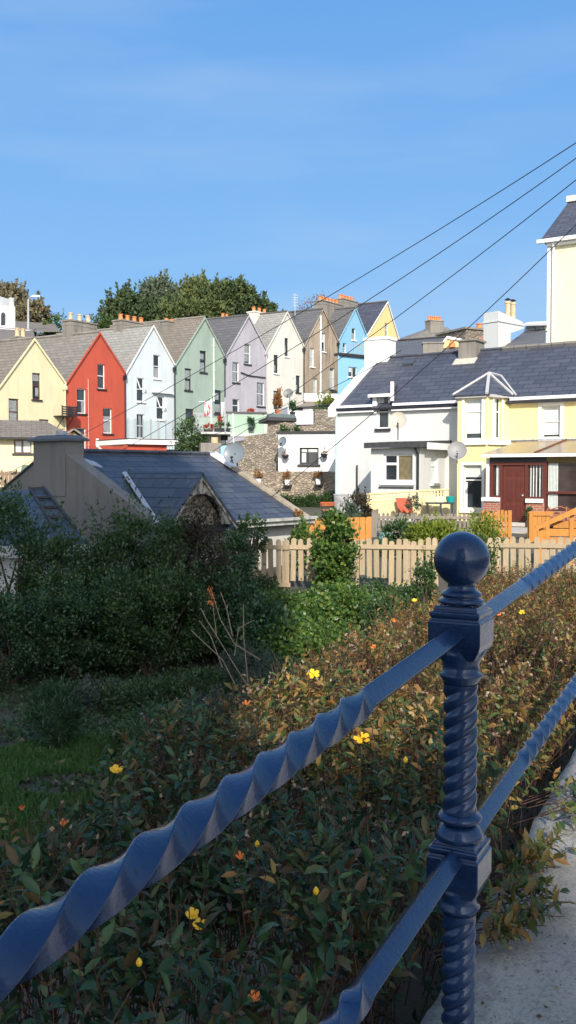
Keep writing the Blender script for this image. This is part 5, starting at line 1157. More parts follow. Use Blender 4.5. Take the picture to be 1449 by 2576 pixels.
m = MB(); m.prism(FCt, [(uA - hwG * .9, zF - .6), (uA + hwG * .9, zF - .6), (uA + hwG * .9, zF), (uA, zA - .08), (uA - hwG * .9, zF)], .0, .12); T.part('gablet_wall', m, rubble('gablet_stone', (.22, .19, .15), (.30, .26, .2), (.12, .1, .08), 4))
# valley flashing left of the gablet
m = MB(); p = bk; q = FCt.p(uA - hwG - .06, zE + .02, .2); m.slab([bk + Vector((0, 0, .03)), q + Vector((0, 0, .03)), q + FCt.d * -.13 + Vector((0, 0, .02)), bk + FCt.d * -.13 + Vector((0, 0, .02))], .015); T.part('valley_flashing', m, LEAD, ROOFC)

def dish(label, px, py, Y, r_px, nrm, foot, matd, name='satellite_dish', group='satellite dishes'):
    c = at(px, py, Y); r = r_px / FPX * Y; n = Vector(nrm).normalized(); T = Thing(name, label, 'satellite dish', at(*foot), group)
    m = MB(); k = 14; m.lathe(c - n * .12 * r, [(.001, 0)] + [(r * i / k, .22 * r * (i / k) ** 2) for i in range(1, k + 1)] + [(r * 1.01, .22 * r + .01), (r * .98, .22 * r - .015)] + [(r * i / k, .22 * r * (i / k) ** 2 - .02) for i in range(k - 1, 0, -1)] + [(.001, -.02)], 28, n)
    T.part('reflector', m, matd, smooth=True)
    up = Vector((0, 0, 1)); dn = (-up - n * (-up).dot(n)).normalized(); tip = c + n * r * .75 + dn * r * .55
    m = MB(); m.tube([c + dn * r * .9, tip], .012, 6); m.lathe(tip - n * .04, [(.03, 0), (.03, .06), (.022, .09)], 10, -n + up * .4); T.part('arm', m, BLACK)
    m = MB(); f = at(*foot); m.tube([c - n * .1 * r, c - n * (.35 * r) , Vector((f.x, f.y, c.z - r * .7)), f], .022, 6); T.part('mount', m, BLACK)
GD = plain('grey_dish', (.17, .20, .23), .35, var=.1, scale=3); WD = plain('cream_dish', (.42, .39, .33), .5, var=.08, scale=3)
dish('large grey satellite dish on the ridge end of the cottage', 590, 1141, 23.6, 28, (-.35, -.9, .28), (597, 1172, 23.9), GD)
dish('grey satellite dish on the wall of the small white house', 711, 1111, 43.0, 13, (-.6, -.8, .3), (711, 1125, 43.3), GD)
dish('dark grey satellite dish on a pole in front of the cream house', 725, 990, 50.0, 12.5, (-.2, -.9, .3), (729, 1035, 50.2), plain('dark_dish', (.16, .165, .17), .5))
dish('cream satellite dish above the extension of the white house', 1001, 1058, 33.2, 22, (-.15, -.95, .3), (1001, 1107, 33.0), WD)
dish('grey satellite dish in front of the corner of the yellow bay', 1150, 1134, 31.4, 24, (-.15, -.9, .32), (1150, 1165, 32.4), plain('light_grey_dish', (.22, .22, .225), .5, var=.05))
# lean-to outbuilding left of the cottage
T = Thing('outbuilding', 'low slate roofed outbuilding with white walls hidden behind the dark shrubs on the left', 'outbuilding', at(60, 1500, 15.5))
TL, TR, BR, BL = at(-120, 1246, 18.2), at(112, 1229, 17.6), at(228, 1372, 15.1), at(-120, 1382, 15.6)
m = MB(); m.slab([BL, BR, TR, TL], .06); rfo = T.part('roof', m, SL_COT)
m = MB(); m.hexa([Vector((BL.x, BL.y + .25, -3.4)), Vector((BR.x - .2, BR.y + .25, -3.4)), Vector((TR.x, TR.y, -3.4)), Vector((TL.x, TL.y, -3.4))], [Vector((BL.x, BL.y + .25, BL.z - .05)), Vector((BR.x - .2, BR.y + .25, BR.z - .06)), Vector((TR.x, TR.y, TR.z - .12)), Vector((TL.x, TL.y, TL.z - .12))]); T.part('wall', m, WHS)
m = MB(); m.slab([BL + Vector((0, -.03, .03)), BR + Vector((0, -.03, .03)), BR + Vector((0, -.03, -.17)), BL + Vector((0, -.03, -.17))], .03); T.part('fascia', m, WHITE, rfo)
def onq(s, t):  # s across, t down the roof
    a_ = TL.lerp(TR, s); b_ = BL.lerp(BR, s); return a_.lerp(b_, t) + Vector((0, 0, .04))
m = MB()
for s in (.84, .985): m.tube([onq(s, .0), onq(s - (.02 if s < .9 else .0), .75)], .03, 4)
for t in (.02, .2, .38, .56): m.tube([onq(.83, t), onq(.985, t)], .028, 4)
T = Thing('roof_ladder', 'dark wooden roof ladder lying on the slates of the low outbuilding', 'ladder', onq(.9, .7)); T.part('ladder_frame', m, plain('dark_batten', (.05, .05, .055), .8))

# ------------------------------------------------------------------ white house and yellow house on the right
FW = Frame(1300, 33.0, (.833, -.553)); WR = 3.5
GREYW = render_wall('pale_grey_white_render', (.63, .64, .63), .2)
YELH = render_wall('lemon_yellow_render', hexc('E6D89F'), .35)
uWl = FW.u(846); uJ = FW.u(1150, 1.0); zEw = FW.uz(845, 1022)[1]; _, zRw = FW.uz(1040, 896, -WR); zg = -1.95
T = Thing('white_house', 'white rendered house with slate roof, white gable coping and a projecting ground floor extension', 'house', FW.p((uWl + uJ) / 2, zg)); WH = T
hw_ = FW.rect(950, 1008, 978, 1078)
m = MB(); wall(m, FW, uWl, uJ, [(uWl, zEw), (uJ, zEw)], zg, [(hw_[0], hw_[1], hw_[2], zEw - .02)]); m.face(FW.p(uWl, zg, -2 * WR), FW.p(uWl, zg), FW.p(uWl, zEw), FW.p(uWl, zRw, -WR), FW.p(uWl, zEw, -2 * WR)); T.part('wall', m, GREYW)
sw = (zRw - zEw) / WR
def rw(u, off, dz=0): return FW.p(u, zEw + sw * (-abs(off + WR) + WR) + dz, off)
m = MB(); m.slab([rw(uWl, .25), rw(uJ, .25), rw(uJ, -WR), rw(uWl, -WR)], .08); m.slab([rw(uWl, -WR), rw(uJ, -WR), rw(uJ, -2 * WR), rw(uWl, -2 * WR)], .08); RW = T.part('roof', m, SL_NEW)
m = MB(); m.tube([rw(uWl, -WR, .03), rw(uJ, -WR, .03)], .07, 6); T.part('ridge_tiles', m, SL_NEW, RW)
m = MB(); hgt = .12; m.hexa([rw(uWl - .22, .3, -.25), rw(uWl + .12, .3, -.25), rw(uWl + .12, -WR, -.25), rw(uWl - .22, -WR, -.25)], [rw(uWl - .22, .3, hgt), rw(uWl + .12, .3, hgt), rw(uWl + .12, -WR, hgt), rw(uWl - .22, -WR, hgt)]); T.part('gable_coping', m, WHITE)
a, c, b_, d = FW.rect(917, 852, 974, 905, -WR + .3); m = MB(); m.fbox(FW, a, b_, c - .6, d, -WR - .5, -WR + .3); m.fbox(FW, a - .05, b_ + .05, d - .05, d + .07, -WR - .55, -WR + .35); T.part('chimney', m, WHS)
m = MB(); gutter(m, FW, uWl - .1, hw_[0] - .12, zEw - .06, .2, .05); gutter(m, FW, hw_[2] + .3, uJ - .02, zEw - .06, .2, .05); m.fbox(FW, uWl, hw_[0] - .1, zEw - .3, zEw - .12, .002, .18); m.fbox(FW, hw_[2] + .2, uJ, zEw - .3, zEw - .12, .002, .18); T.part('gutter', m, WHITE)
window(T, FW, (hw_[0], hw_[1], hw_[2], zEw + .3), off=.0, frame=WHITE, sill=DKSILL, transom=.52, fw=.05, net=[(0, .7, .5, 1)], inset=.06)
m = MB(); zt_ = zEw + .38; u0, u1 = hw_[0] - .28, hw_[2] + .22; ap = FW.uz(982, 957, -.9)
m.slab([FW.p(u0, zt_, .3), FW.p(u1, zt_, .3), rw(ap[0] + .1, -1.35, .03), rw(ap[0] - .15, -1.35, .03)], .05); m.face(FW.p(u0, zt_, .3), rw(ap[0] - .15, -1.35, .03), rw(u0, -.1, .02)); T.part('dormer_hood', m, SL_NEW)
m = MB(); m.fbox(FW, u0, u1, zt_ - .12, zt_ - .0, .24, .3); m.prism(FW, [(u1, zt_ - .3), (u1 + .1, zt_ - .3), (u1 + .1, zt_ + .45), (u1, zt_ + .45)], .18, .3); m.fbox(FW, u0 + .1, hw_[0] - .001, hw_[1] + .6, zt_ - .12, .003, .1); T.part('dormer_cheek', m, WHITE)
m = MB(); m.tube([FW.p(uWl + .1, zEw - .1, .22), FW.p(uWl + .05, zEw - .3, .08), FW.p(uWl + .05, zg, .08)], .05, 8); T.part('downpipe', m, plain('pale_blue_pipe', (.45, .62, .68), .5))
m = MB(); m.tube([FW.p(FW.u(901), FW.uz(901, 1170)[1], .1), FW.p(FW.u(901), zg, .1)], .035, 6); T.part('waste_pipe', m, PIPE)
uv_, _z = FW.uz(1030, 907, -2.9); m = MB(); m.slab([rw(uv_ - .22, -2.7, .12), rw(uv_ + .22, -2.7, .12), rw(uv_ + .22, -3.1, .06), rw(uv_ - .22, -3.1, .06)], .14); T.part('roof_vent', m, SL_COT, RW)
# extension
XO = 2.2; ex0, ex1 = FW.u(933, XO), FW.u(1057, XO); zx = FW.uz(990, 1127, XO)[1]; whx = FW.rect(963.6, 1142, 1038, 1212, XO)
m = MB(); wall(m, FW, ex0, ex1, [(ex0, zx), (ex1, zx)], zg, [whx], off=XO); m.face(FW.p(ex0, zg, 0), FW.p(ex0, zg, XO), FW.p(ex0, zx, XO), FW.p(ex0, zx, 0))
FXs = Frame(0, 10, (-FW.n.x, -FW.n.y)); q = FW.p(ex1, 0, XO); FXs.o = Vector((q.x, q.y, 0)); ws = FXs.rect(1084, 1143, 1102, 1215)
wall(m, FXs, 0, XO, [(0, zx), (XO, zx)], zg, [ws]); T.part('extension_wall', m, GREYW)
window(T, FW, whx, off=XO, frame=WHITE, sill=WHITE, transom=None, mullion=.46, fw=.07, sillw=.12, net=[(.5, 0, .96, 1)], netm=plain('brown_blind', (.16, .13, .07), .5, var=.3))
m = MB(); um = whx[0] + (whx[2] - whx[0]) * .46; m.fbox(FW, whx[0] + .06, um - .03, whx[1] + (whx[3] - whx[1]) * .6, whx[1] + (whx[3] - whx[1]) * .6 + .09, XO - .14, XO - .08); T.part('transom_bar', m, WHITE)
m = MB(); m.fbox(FW, whx[0] - .16, whx[2] + .05, whx[1] - .23, whx[1] - .19, XO + .002, XO + .05); T.part('sill_shadow_strip', m, DKSILL)  # dark strip stands in for the shadow cast by the sill
window(T, FXs, ws, frame=WHITE, sill=WHITE, transom=.6, fw=.06, net=[(0, 0, 1, 1)], netm=NETW)
m = MB(); r0 = FW.u(915, XO + .3); m.hexa([FW.p(r0, zx + .0, XO + .3), FW.p(ex1 + .25, zx + .0, XO + .3), FW.p(ex1 + .25, zx + .12, .002), FW.p(r0, zx + .12, .002)], [FW.p(r0, zx + .2, XO + .3), FW.p(ex1 + .25, zx + .2, XO + .3), FW.p(ex1 + .25, zx + .32, .002), FW.p(r0, zx + .32, .002)]); T.part('extension_roof', m, plain('black_roofing_felt', (.045, .045, .05), .8, var=.3))
m = MB(); m.fbox(FXs, .0, XO - .02, zx - .06, zx + .18, .26, .3); T.part('side_fascia', m, WHITE)
m = MB(); m.tube([FW.p(ex1 - .12, zx, XO + .2), FW.p(ex1 - .06, zx - .25, XO + .07), FW.p(ex1 - .06, zg, XO + .07)], .045, 8); T.part('extension_downpipe', m, PIPE)

# yellow house
uB1 = FW.u(1225, 1.0); uB2 = FW.u(1281, 0); uE = FW.u(1449) + 4.0; zEy = FW.uz(1449, 994)[1]; _, zRy = FW.uz(1449, 866, -WR); zB = FW.uz(1190, 996, 1.0)[1]
T = Thing('yellow_house', 'lemon yellow house with a two storey bay, slate roof and brown glazed porch', 'house', FW.p((uJ + uE) / 2, zg)); YH = T
w1 = FW.rect(1168.4, 1002.5, 1212, 1105, 1.0); w2 = FW.rect(1165.4, 1170, 1212, 1280.5, 1.0); w3 = FW.rect(1362.4, 1020.8, 1409.4, 1101.9)
m = MB(); wall(m, FW, uJ, uB1, [(uJ, zB), (uB1, zB)], zg, [w1, w2], off=1.0)
dq = FW.p(uB2, 0, 0) - FW.p(uB1, 0, 1.0); FCa = Frame(0, 10, (dq.x, dq.y)); q = FW.p(uB1, 0, 1.0); FCa.o = Vector((q.x, q.y, 0)); lc = dq.length; w4 = FCa.rect(1241.6, 1000, 1261.3, 1103)
wall(m, FCa, 0, lc, [(0, zB), (lc, zB)], zg, [w4]); m.face(FW.p(uJ, zg, 0), FW.p(uJ, zg, 1.0), FW.p(uJ, zB, 1.0), FW.p(uJ, zB, 0))
wall(m, FW, uB2, uE, [(uB2, zEy), (uE, zEy)], zg, [w3]); T.part('wall', m, YELH)
window(T, FW, w1, off=1.0, frame=WHITE, sill=None, transom=.68, fw=.045, net=[(0, .12, 1, 1)], netm=NETW, surround=WHITE, sw=.1)
window(T, FW, w2, off=1.0, frame=WHITE, sill=None, transom=.66, fw=.045, net=[(0, .74, 1, 1), (0, .0, .12, .62)], netm=NETW, surround=WHITE, sw=.1)
window(T, FCa, w4, frame=WHITE, sill=None, transom=.65, fw=.04, net=[(.1, 0, .7, 1)], netm=NETW, surround=WHITE, sw=.06)
window(T, FW, w3, frame=WHITE, sill=WHITE, transom=.52, fw=.05, net=[(0, .07, 1, 1)], netm=NETW, surround=WHITE, sw=.12)
m = MB(); zb0, zb1 = FW.uz(1190, 1119, 1.0)[1], FW.uz(1190, 1107, 1.0)[1]; m.fbox(FW, uJ + .2, uB1 + .0, zb0, zb1, 1.002, 1.1); m.fbox(FCa, .0, lc - .02, zb0, zb1, .003, .1); T.part('bay_band', m, WHITE)
m = MB(); zt0 = zg; m.fbox(FW, w2[0] - .12, w2[2] + .1, w2[1] - .14, w2[1] - .002, .95, 1.08); T.part('window_step', m, WHITE)
sy = (zRy - zEy) / WR
def ry(u, off, dz=0): return FW.p(u, zEy + sy * (-abs(off + WR) + WR) + dz, off)
m = MB(); m.slab([ry(uJ + .0, .25), ry(uE, .25), ry(uE, -WR), ry(uJ + .0, -WR)], .08); m.slab([ry(uJ, -WR), ry(uE, -WR), ry(uE, -2 * WR), ry(uJ, -2 * WR)], .08); RY_ = T.part('roof', m, SL_NEW)
m = MB(); n = 16
for i in range(n): a_, b2 = uJ + (uE - uJ) * i / n, uJ + (uE - uJ) * (i + 1) / n - .03; m.tube([ry(a_, -WR, .05), ry(b2, -WR, .05)], .1, 6)
T.part('ridge_tiles', m, plain('grey_ridge', (.17, .16, .15), .8), RY_)
m = MB(); gutter(m, FW, uB2 + .1, uE, zEy - .05, .2, .055); m.fbox(FW, uB2 + .05, uE, zEy - .22, zEy - .11, .002, .2); T.part('gutter', m, WHITE)
zbe = zB + .03
m = MB(); gutter(m, FW, uJ - .05, uB1, zB - .02, 1.03, .05); gutter(m, FCa, .0, lc, zB - .02, .03, .05); T.part('bay_gutter', m, plain('grey_gutter', (.4, .4, .4), .6))
A_z = FW.uz(1230, 940, -.4); A3 = FW.p(A_z[0], A_z[1], -.4); B_z = -(A_z[1] - zEy) / sy; B3 = FW.p(A_z[0] + .05, A_z[1] - .02, B_z)
p0, p1 = FW.p(uJ - .12, zbe, 1.18), FW.p(uB1 + .03, zbe, 1.18); p2 = FW.p(uB2 + .15, zbe, .12); p00 = FW.p(uJ - .12, zbe, .1)
m = MB(); m.slab([p0, p1, A3], .05); m.slab([p1, p2, A3], .05); m.slab([p2, FW.p(uB2 + .1, zbe, -.3), B3, A3], .05); m.slab([p00, p0, A3], .05); m.slab([FW.p(uJ - .12, zbe, -.3), p00, A3, B3], .05); T.part('bay_roof', m, SL_NEW)
m = MB(); upv = Vector((0, 0, .03))
for p_, q_, r_ in ((p0, A3, .05), (p1, A3, .06), (p2, A3, .045), (p2 + FW.n * -.3, B3, .05), (A3, B3, .05)): m.tube([p_ + upv, q_ + upv], r_, 5)
T.part('hip_flashing', m, plain('pale_hip_flashing', (.48, .48, .48), .6))
a, c, b_, d = FW.rect(1153, 858, 1195, 918, -WR + .6); m = MB(); m.fbox(FW, a, b_, c - .3, d, -WR - .4, -WR + .6); m.fbox(FW, a - .07, b_ + .07, d, d + .08, -WR - .47, -WR + .67); ch = T.part('chimney', m, CEM)
m = MB(); m.slab([ry(a - .12, -WR + .95, .04), ry(b_ + .1, -WR + .95, .04), ry(b_ + .1, -WR + .58, .08), ry(a - .12, -WR + .58, .08)], .03); T.part('chimney_flashing', m, plain('pale_flaunching', (.5, .46, .38), .8), ch)
# porch and sun room
PO = 2.3; BRNW = wood('mahogany_frame', (.15, .035, .022), (.10, .022, .015), .45, (6, 6, 1)); BRK = bricks('red_brick', (.42, .13, .07), (.34, .10, .06), (.40, .33, .27))
zd = FW.uz(1292, 1313.5, PO)[1]
px = lambda x: FW.u(x, PO); pz = lambda y: FW.uz(1300, y, PO)[1]
P_ = Thing('glazed_porch', 'brown framed porch with brick base, panelled door and tinted sloping roof on the yellow house', 'porch', FW.p(px(1300), zd, PO))
m = MB(); m.fbox(FW, px(1217), px(1259), zd, pz(1262), PO - .25, PO); m.fbox(FW, px(1325), px(1370), zd, pz(1264), PO - .25, PO); m.fbox(FW, px(1379), px(1500), zd - .1, pz(1284), PO - .25, PO); m.fbox(FW, px(1217), px(1217) + .2, zd, pz(1262), .02, PO - .251); P_.part('brick_base', m, BRK)
m = MB(); m.fbox(FW, px(1216) - .04, px(1258.5), pz(1262) + .001, pz(1252), PO - .27, PO + .07); P_.part('sill', m, WHITE); m = MB(); m.fbox(FW, px(1324), px(1368), pz(1264) + .002, pz(1254), PO - .27, PO + .07); P_.part('sill', m, WHITE)
m = MB(); b0, b1 = PO - .12, PO - .02
for x0, x1, y0, y1 in ((1231, 1240, 1165, 1252), (1256, 1264, 1165, 1313), (1320, 1327, 1165, 1313), (1364, 1375, 1160, 1313), (1240.2, 1255.8, 1247, 1252), (1327.2, 1363.8, 1249, 1254)): m.fbox(FW, px(x0), px(x1), pz(y1), pz(y0), b0, b1)
m.fbox(FW, px(1231), px(1375), pz(1170), pz(1162), b0, b1 + .02); m.fbox(FW, px(1375.5), px(1500), pz(1241), pz(1235), b0, b1); m.fbox(FW, px(1375.5), px(1500), pz(1284), pz(1279), b0, b1)
P_.part('door_frame', m, BRNW)
m = MB(); m.fbox(FW, px(1222), px(1230.8), pz(1252), pz(1152), PO - .3, PO - .03); P_.part('corner_post', m, WHITE)
m = MB(); m.fbox(FW, px(1231), px(1372), pz(1162) + .001, pz(1149), b0, b1 + .01); P_.part('fascia', m, BLACK)
PG = glassm('porch_glass', (.03, .022, .022), .08, (.08, .06, .055))
for x0, x1, y0, y1, cur in ((1240, 1256, 1170, 1248, (.35, .95)), (1327, 1364, 1170, 1250, None)):
    m = MB(); m.fbox(FW, px(x0), px(x1), pz(y1), pz(y0), b0 - .02, b0 - .01); p_ = P_.part('window', m, PG)
    if cur: q = MB(); q.fbox(FW, px(x0) + (px(x1) - px(x0)) * cur[0], px(x0) + (px(x1) - px(x0)) * cur[1], pz(y1), pz(y0), b0 - .009, b0 - .004); P_.part('curtain', q, NETW, p_)
    else:
        q = MB()
        for f in (.12, .3, .5, .74, .9): u_ = px(x0) + (px(x1) - px(x0)) * f; q.fbox(FW, u_, u_ + .035, pz(y1), pz(y0), b0 - .009, b0 - .004)
        P_.part('curtain', q, NETW, p_)
m = MB(); m.fbox(FW, px(1375), px(1500), pz(1284), pz(1165), b0 - .02, b0 - .01); sg = P_.part('window', m, PG)
m = MB(); n = 14; 
for k in range(n):
    u0_ = px(1376) + (px(1401) - px(1376)) * k / n; u1_ = px(1376) + (px(1401) - px(1376)) * (k + 1) / n; o_ = b0 - .35 + .05 * (k % 2); o2 = b0 - .35 + .05 * ((k + 1) % 2)
    m.face(FW.p(u0_, pz(1283), o_ + .34), FW.p(u1_, pz(1283), o2 + .34), FW.p(u1_, pz(1166), o2 + .34), FW.p(u0_, pz(1166), o_ + .34))
P_.part('curtain', m, NETW, sg)
# door with six raised panels
d0, d1 = px(1264.4), px(1319.6); D_ = MB(); D_.fbox(FW, d0, d1, zd + .03, pz(1170), PO - .13, PO - .07); dr = P_.part('door', D_, BRNW)
hh = pz(1170) - zd; m = MB(); dw = d1 - d0
for (f0, f1) in ((.12, .46), (.54, .88)):
    for (g0, g1) in ((.04, .30), (.36, .74), (.80, .95)):
        m.fbox(FW, d0 + dw * f0, d0 + dw * f1, zd + hh * g0, zd + hh * g1, PO - .069, PO - .06); m.fbox(FW, d0 + dw * f0 + .05, d0 + dw * f1 - .05, zd + hh * g0 + .06, zd + hh * g1 - .06, PO - .0599, PO - .045)
P_.part('door_panels', m, BRNW, dr)
m = MB(); m.lathe(FW.p(d1 - .07, zd + hh * .47, PO - .07), [(.03, 0), (.035, .05), (.001, .07)], 10, FW.n); P_.part('handle', m, LEAD, dr)
m = MB(); m.fbox(FW, d0 - .1, d1 + .15, zd - .12, zd, PO - .1, PO + .35); P_.part('doorstep', m, PAVE)
zpo = FW.uz(1330, 1140, PO + .1)[1]; ztp = FW.uz(1380, 1107)[1]; uP0 = FW.u(1213, PO + .2); uP1 = FW.u(1309, 0)
m = MB(); m.slab([FW.p(uP0, zpo, PO + .2), FW.p(uE, zpo, PO + .2), FW.p(uE, ztp, .01), FW.p(uP1, ztp, .01)], .03)
tb = NB('tinted_roof_sheet'); cc = tb.coord(); tb.col(tb.ramp(tb.noise(1.1, 5, cc), [(.35, (.30, .20, .11)), (.65, (.20, .17, .13))])); tb.b.inputs['Roughness'].default_value = .25; m_tr = tb.m
pr_ = P_.part('roof', m, m_tr); m = MB()
for f in (.28, .56, .84): m.tube([FW.p(uP0 + (uE - uP0) * f, zpo + .02, PO + .2), FW.p(uP1 + (uE - uP1) * f, ztp + .02, .03)], .03, 5)
P_.part('glazing_bar', m, BRNW, pr_)
m = MB(); gutter(m, FW, uP0, uE, zpo - .07, PO + .17, .055); P_.part('gutter', m, WHITE)
m = MB(); m.fbox(FW, FW.u(1287), FW.u(1460), ztp, ztp + .04, .005, .1); P_.part('roof_flashing', m, LEAD)
# path and step in front of the door
m = MB(); a, b_ = FW.u(1286, 3.2), FW.u(1338, 3.2); m.fbox(FW, a - .2, b_ + .4, -2.3, zd - .14, PO + .36, 5.0); m.fbox(FW, a - .2, b_ + .3, -2.6, zd - .32, 5.0, 6.4)
tag(mkobj('path', m, PAVE), kind='structure')
planter('flower_pot', 'tall dark pot with a plant right of the brown front door', 'flower pot', FW, 1321, 1298, 1334, 1322, PO + .5, BLACK, EG2, 300, .06, .2, kind='pot')
m = MB(); u_, z_ = px(1418), zd + .15
T = Thing('cane_chair', 'low brown cane chair in front of the sun room glass', 'chair', FW.p(u_, zd, PO + .5)); 
for s_ in (-.35, .35): m.tube([FW.p(u_ + s_, z_ - .1, PO + .3), FW.p(u_ + s_, z_ + .3, PO + .35), FW.p(u_ + s_ * .8, z_ + .42, PO + .6), FW.p(u_ + s_, z_ + .1, PO + .8)], .02, 6)
m.tube([FW.p(u_ - .35, z_ + .3, PO + .35), FW.p(u_, z_ + .42, PO + .3), FW.p(u_ + .35, z_ + .3, PO + .35)], .02, 6); m.fbox(FW, u_ - .33, u_ + .33, z_ + .12, z_ + .18, PO + .32, PO + .75); T.part('frame', m, plain('cane', (.34, .13, .06), .6))

# ------------------------------------------------------------------ yard in front of the white house
FBl = Frame(921, 29.8, (.985, -.17)); YB = render_wall('pale_yellow_yard_wall', hexc('E4D2A0'), .4)
T = Thing('yard_wall', 'pale yellow yard wall topped with pierced decorative blocks below the extension window', 'wall', FBl.p(FBl.u(1020), -2))
m = MB(); m.prism(FBl, [FBl.uz(921, 1300), FBl.uz(1132, 1300), FBl.uz(1132, 1250), FBl.uz(921, 1262)], -.15, 0); T.part('base_wall', m, YB)
m = MB(); tl, tr, bl, br_ = FBl.uz(921, 1243), FBl.uz(1130, 1230), FBl.uz(921, 1262), FBl.uz(1130, 1250)
def lp(s, t): 
    a_ = (tl[0] + (tr[0] - tl[0]) * s, tl[1] + (tr[1] - tl[1]) * s); b_ = (bl[0] + (br_[0] - bl[0]) * s, bl[1] + (br_[1] - bl[1]) * s); return (a_[0] + (b_[0] - a_[0]) * t, a_[1] + (b_[1] - a_[1]) * t)
for t0, t1, o_ in ((-.1, .1, .02), (.47, .56, 0), (.95, 1.02, 0)): m.prism(FBl, [lp(0, t1), lp(1, t1), lp(1, t0), lp(0, t0)], -.12, o_)
n = 26
for i in range(n):
    s = (i + .5) / n; w_ = .28 / n
    for t0, t1 in ((.1, .47), (.56, .95)):
        m.prism(FBl, [lp(s - w_ * .5, t1), lp(s + w_ * .5, t1), lp(s + w_ * 1.5, t0), lp(s - w_ * 1.5, t0)], -.08, -.01)
T.part('pierced_blocks', m, YB)
def yb(x): return FBl.u(x, .6)
T = Thing('garden_planter', 'red painted wooden wedge shaped planter against the yellow yard wall', 'planter', FBl.p(yb(1015), -1.9, .6)); m = MB()
m.prism(FBl, [FBl.uz(1002, 1290, .4), FBl.uz(1037, 1290, .4), FBl.uz(1036, 1253, .4), FBl.uz(995, 1253, .4)], .2, .3); m.prism(FBl, [FBl.uz(1024, 1292, .8), FBl.uz(1030, 1286, .8), FBl.uz(1000, 1252, .8), FBl.uz(994, 1256, .8)], .7, .8); T.part('panel', m, plain('brick_red_paint', (.48, .10, .05), .6))
V, Fc = clump_crown(tuple(FBl.p(yb(1040), FBl.uz(1040, 1272, .6)[1], .7)), (.25, .15, .2), 14, 500, .06, 6, .2); T.part('plants', (V, Fc), GREY)
T = Thing('garden_table', 'dark garden table beside the yellow house bay', 'table', FBl.p(yb(1108), -1.9, .6)); m = MB(); a, b_ = yb(1071), yb(1143); z = FBl.uz(1108, 1263, .6)[1]
m.fbox(FBl, a, b_, z - .05, z, .4, 1.0); T.part('table_top', m, BLACK)
for u_ in (a + .03, (a + b_) / 2, b_ - .09):
    for o_ in (.42, .94): m = MB(); m.fbox(FBl, u_, u_ + .06, -2.0, z - .051, o_, o_ + .05); T.part('leg', m, BLACK)
m = MB(); a, c, b_, d = FBl.rect(1121, 1249, 1145, 1262, .8); m.lathe(FBl.p((a + b_) / 2, z + .002, .75), [((b_ - a) * .38, 0), ((b_ - a) * .48, d - z - .04), ((b_ - a) * .5, d - z), ((b_ - a) * .44, d - z), ((b_ - a) * .36, .03)], 20)
solo('tub', 'round teal plastic tub on the dark garden table', 'tub', m, plain('teal_plastic', (.01, .30, .28), .4), FBl.p((a + b_) / 2, z + .002, .75))
for lb, x0, x1, y0 in (('pale yellow crate on the left of the garden table', 1073, 1096, 1246), ('pale green crate beside the teal tub on the garden table', 1098, 1117, 1248)):
    a, c, b_, d = FBl.rect(x0, y0, x1, 1262, .75); m = MB(); c = z + .002
    for (u_, u2, o1, o2) in ((a, b_, .85, .87), (a, b_, .55, .57), (a, a + .02, .571, .849), (b_ - .02, b_, .571, .849)): m.fbox(FBl, u_, u2, c + .02, d, o1, o2)
    m.fbox(FBl, a, b_, c, c + .018, .55, .87); solo('crate', lb, 'crate', m, plain('pale_yellow_plastic', (.62, .60, .35), .5) if x0 < 1090 else plain('pale_green_plastic', (.5, .62, .42), .5), FBl.p((a + b_) / 2, c, .7), 'crates on the garden table')

# ------------------------------------------------------------------ houses further back
FTl = Frame(1372, 52, (.85, -.53)); T = Thing('tall_house', 'tall cream house with a slate roof cut off by the right edge', 'house', FTl.p(2, 2)); TW = render_wall('stained_cream_render', hexc('DDD8BC'), .5, stain_col=(.35, .32, .22), grime=.4)
u0 = 0; ze = FTl.uz(1372, 607)[1]; zr = FTl.uz(1428, 508, -3.6)[1]; m = MB(); m.fbox(FTl, 0, 12, 0, ze, -7.2, 0); T.part('wall', m, TW)
ur = FTl.u(1422, -3.6); m = MB(); m.slab([FTl.p(-.35, ze, .35), FTl.p(12, ze, .35), FTl.p(12, zr, -3.6), FTl.p(ur, zr, -3.6)], .1); m.slab([FTl.p(-.35, ze, .35), FTl.p(ur, zr, -3.6), FTl.p(-.35, ze, -7.5)], .1); T.part('roof', m, SL_NEW)
m = MB(); m.fbox(FTl, ur - .1, 12, zr - .05, zr + .3, -3.8, -3.4); T.part('ridge_capping', m, plain('pale_ridge', (.55, .54, .5), .8))
m = MB(); gutter(m, FTl, -.5, 12, ze - .08, .3, .1); m.fbox(FTl, -.02, 12, ze - .35, ze - .16, .002, .25); T.part('gutter', m, WHITE)
m = MB(); m.fbox(FTl, 0, .18, 0, ze - .2, .003, .12); m.tube([FTl.p(.35, ze - .15, .3), FTl.p(.35, ze - .6, .16), FTl.p(.35, 0, .16)], .07, 8); T.part('downpipe', m, WHITE)
GRW = render_wall('light_grey_render', (.56, .58, .58), .15)
FGh = Frame(1250, 43.5, (.75, .66)); T = Thing('grey_house', 'slate roofed house with a big light grey chimney carrying two tall cream pots', 'house', FGh.p(1.5, 1)); a, c, b_, d = FGh.rect(1250, 790, 1314, 870)
m = MB(); m.prism(FGh, [(0, 1.0), (.7, 1.0), FGh.uz(1285, 838), FGh.uz(1318, 826), (b_, d - .25), (0, d + .05)], -.85, 0); m.fbox(FGh, -.04, b_ + .04, d - .45, d - .38, -.9, .05); ch = T.part('chimney', m, GRW)
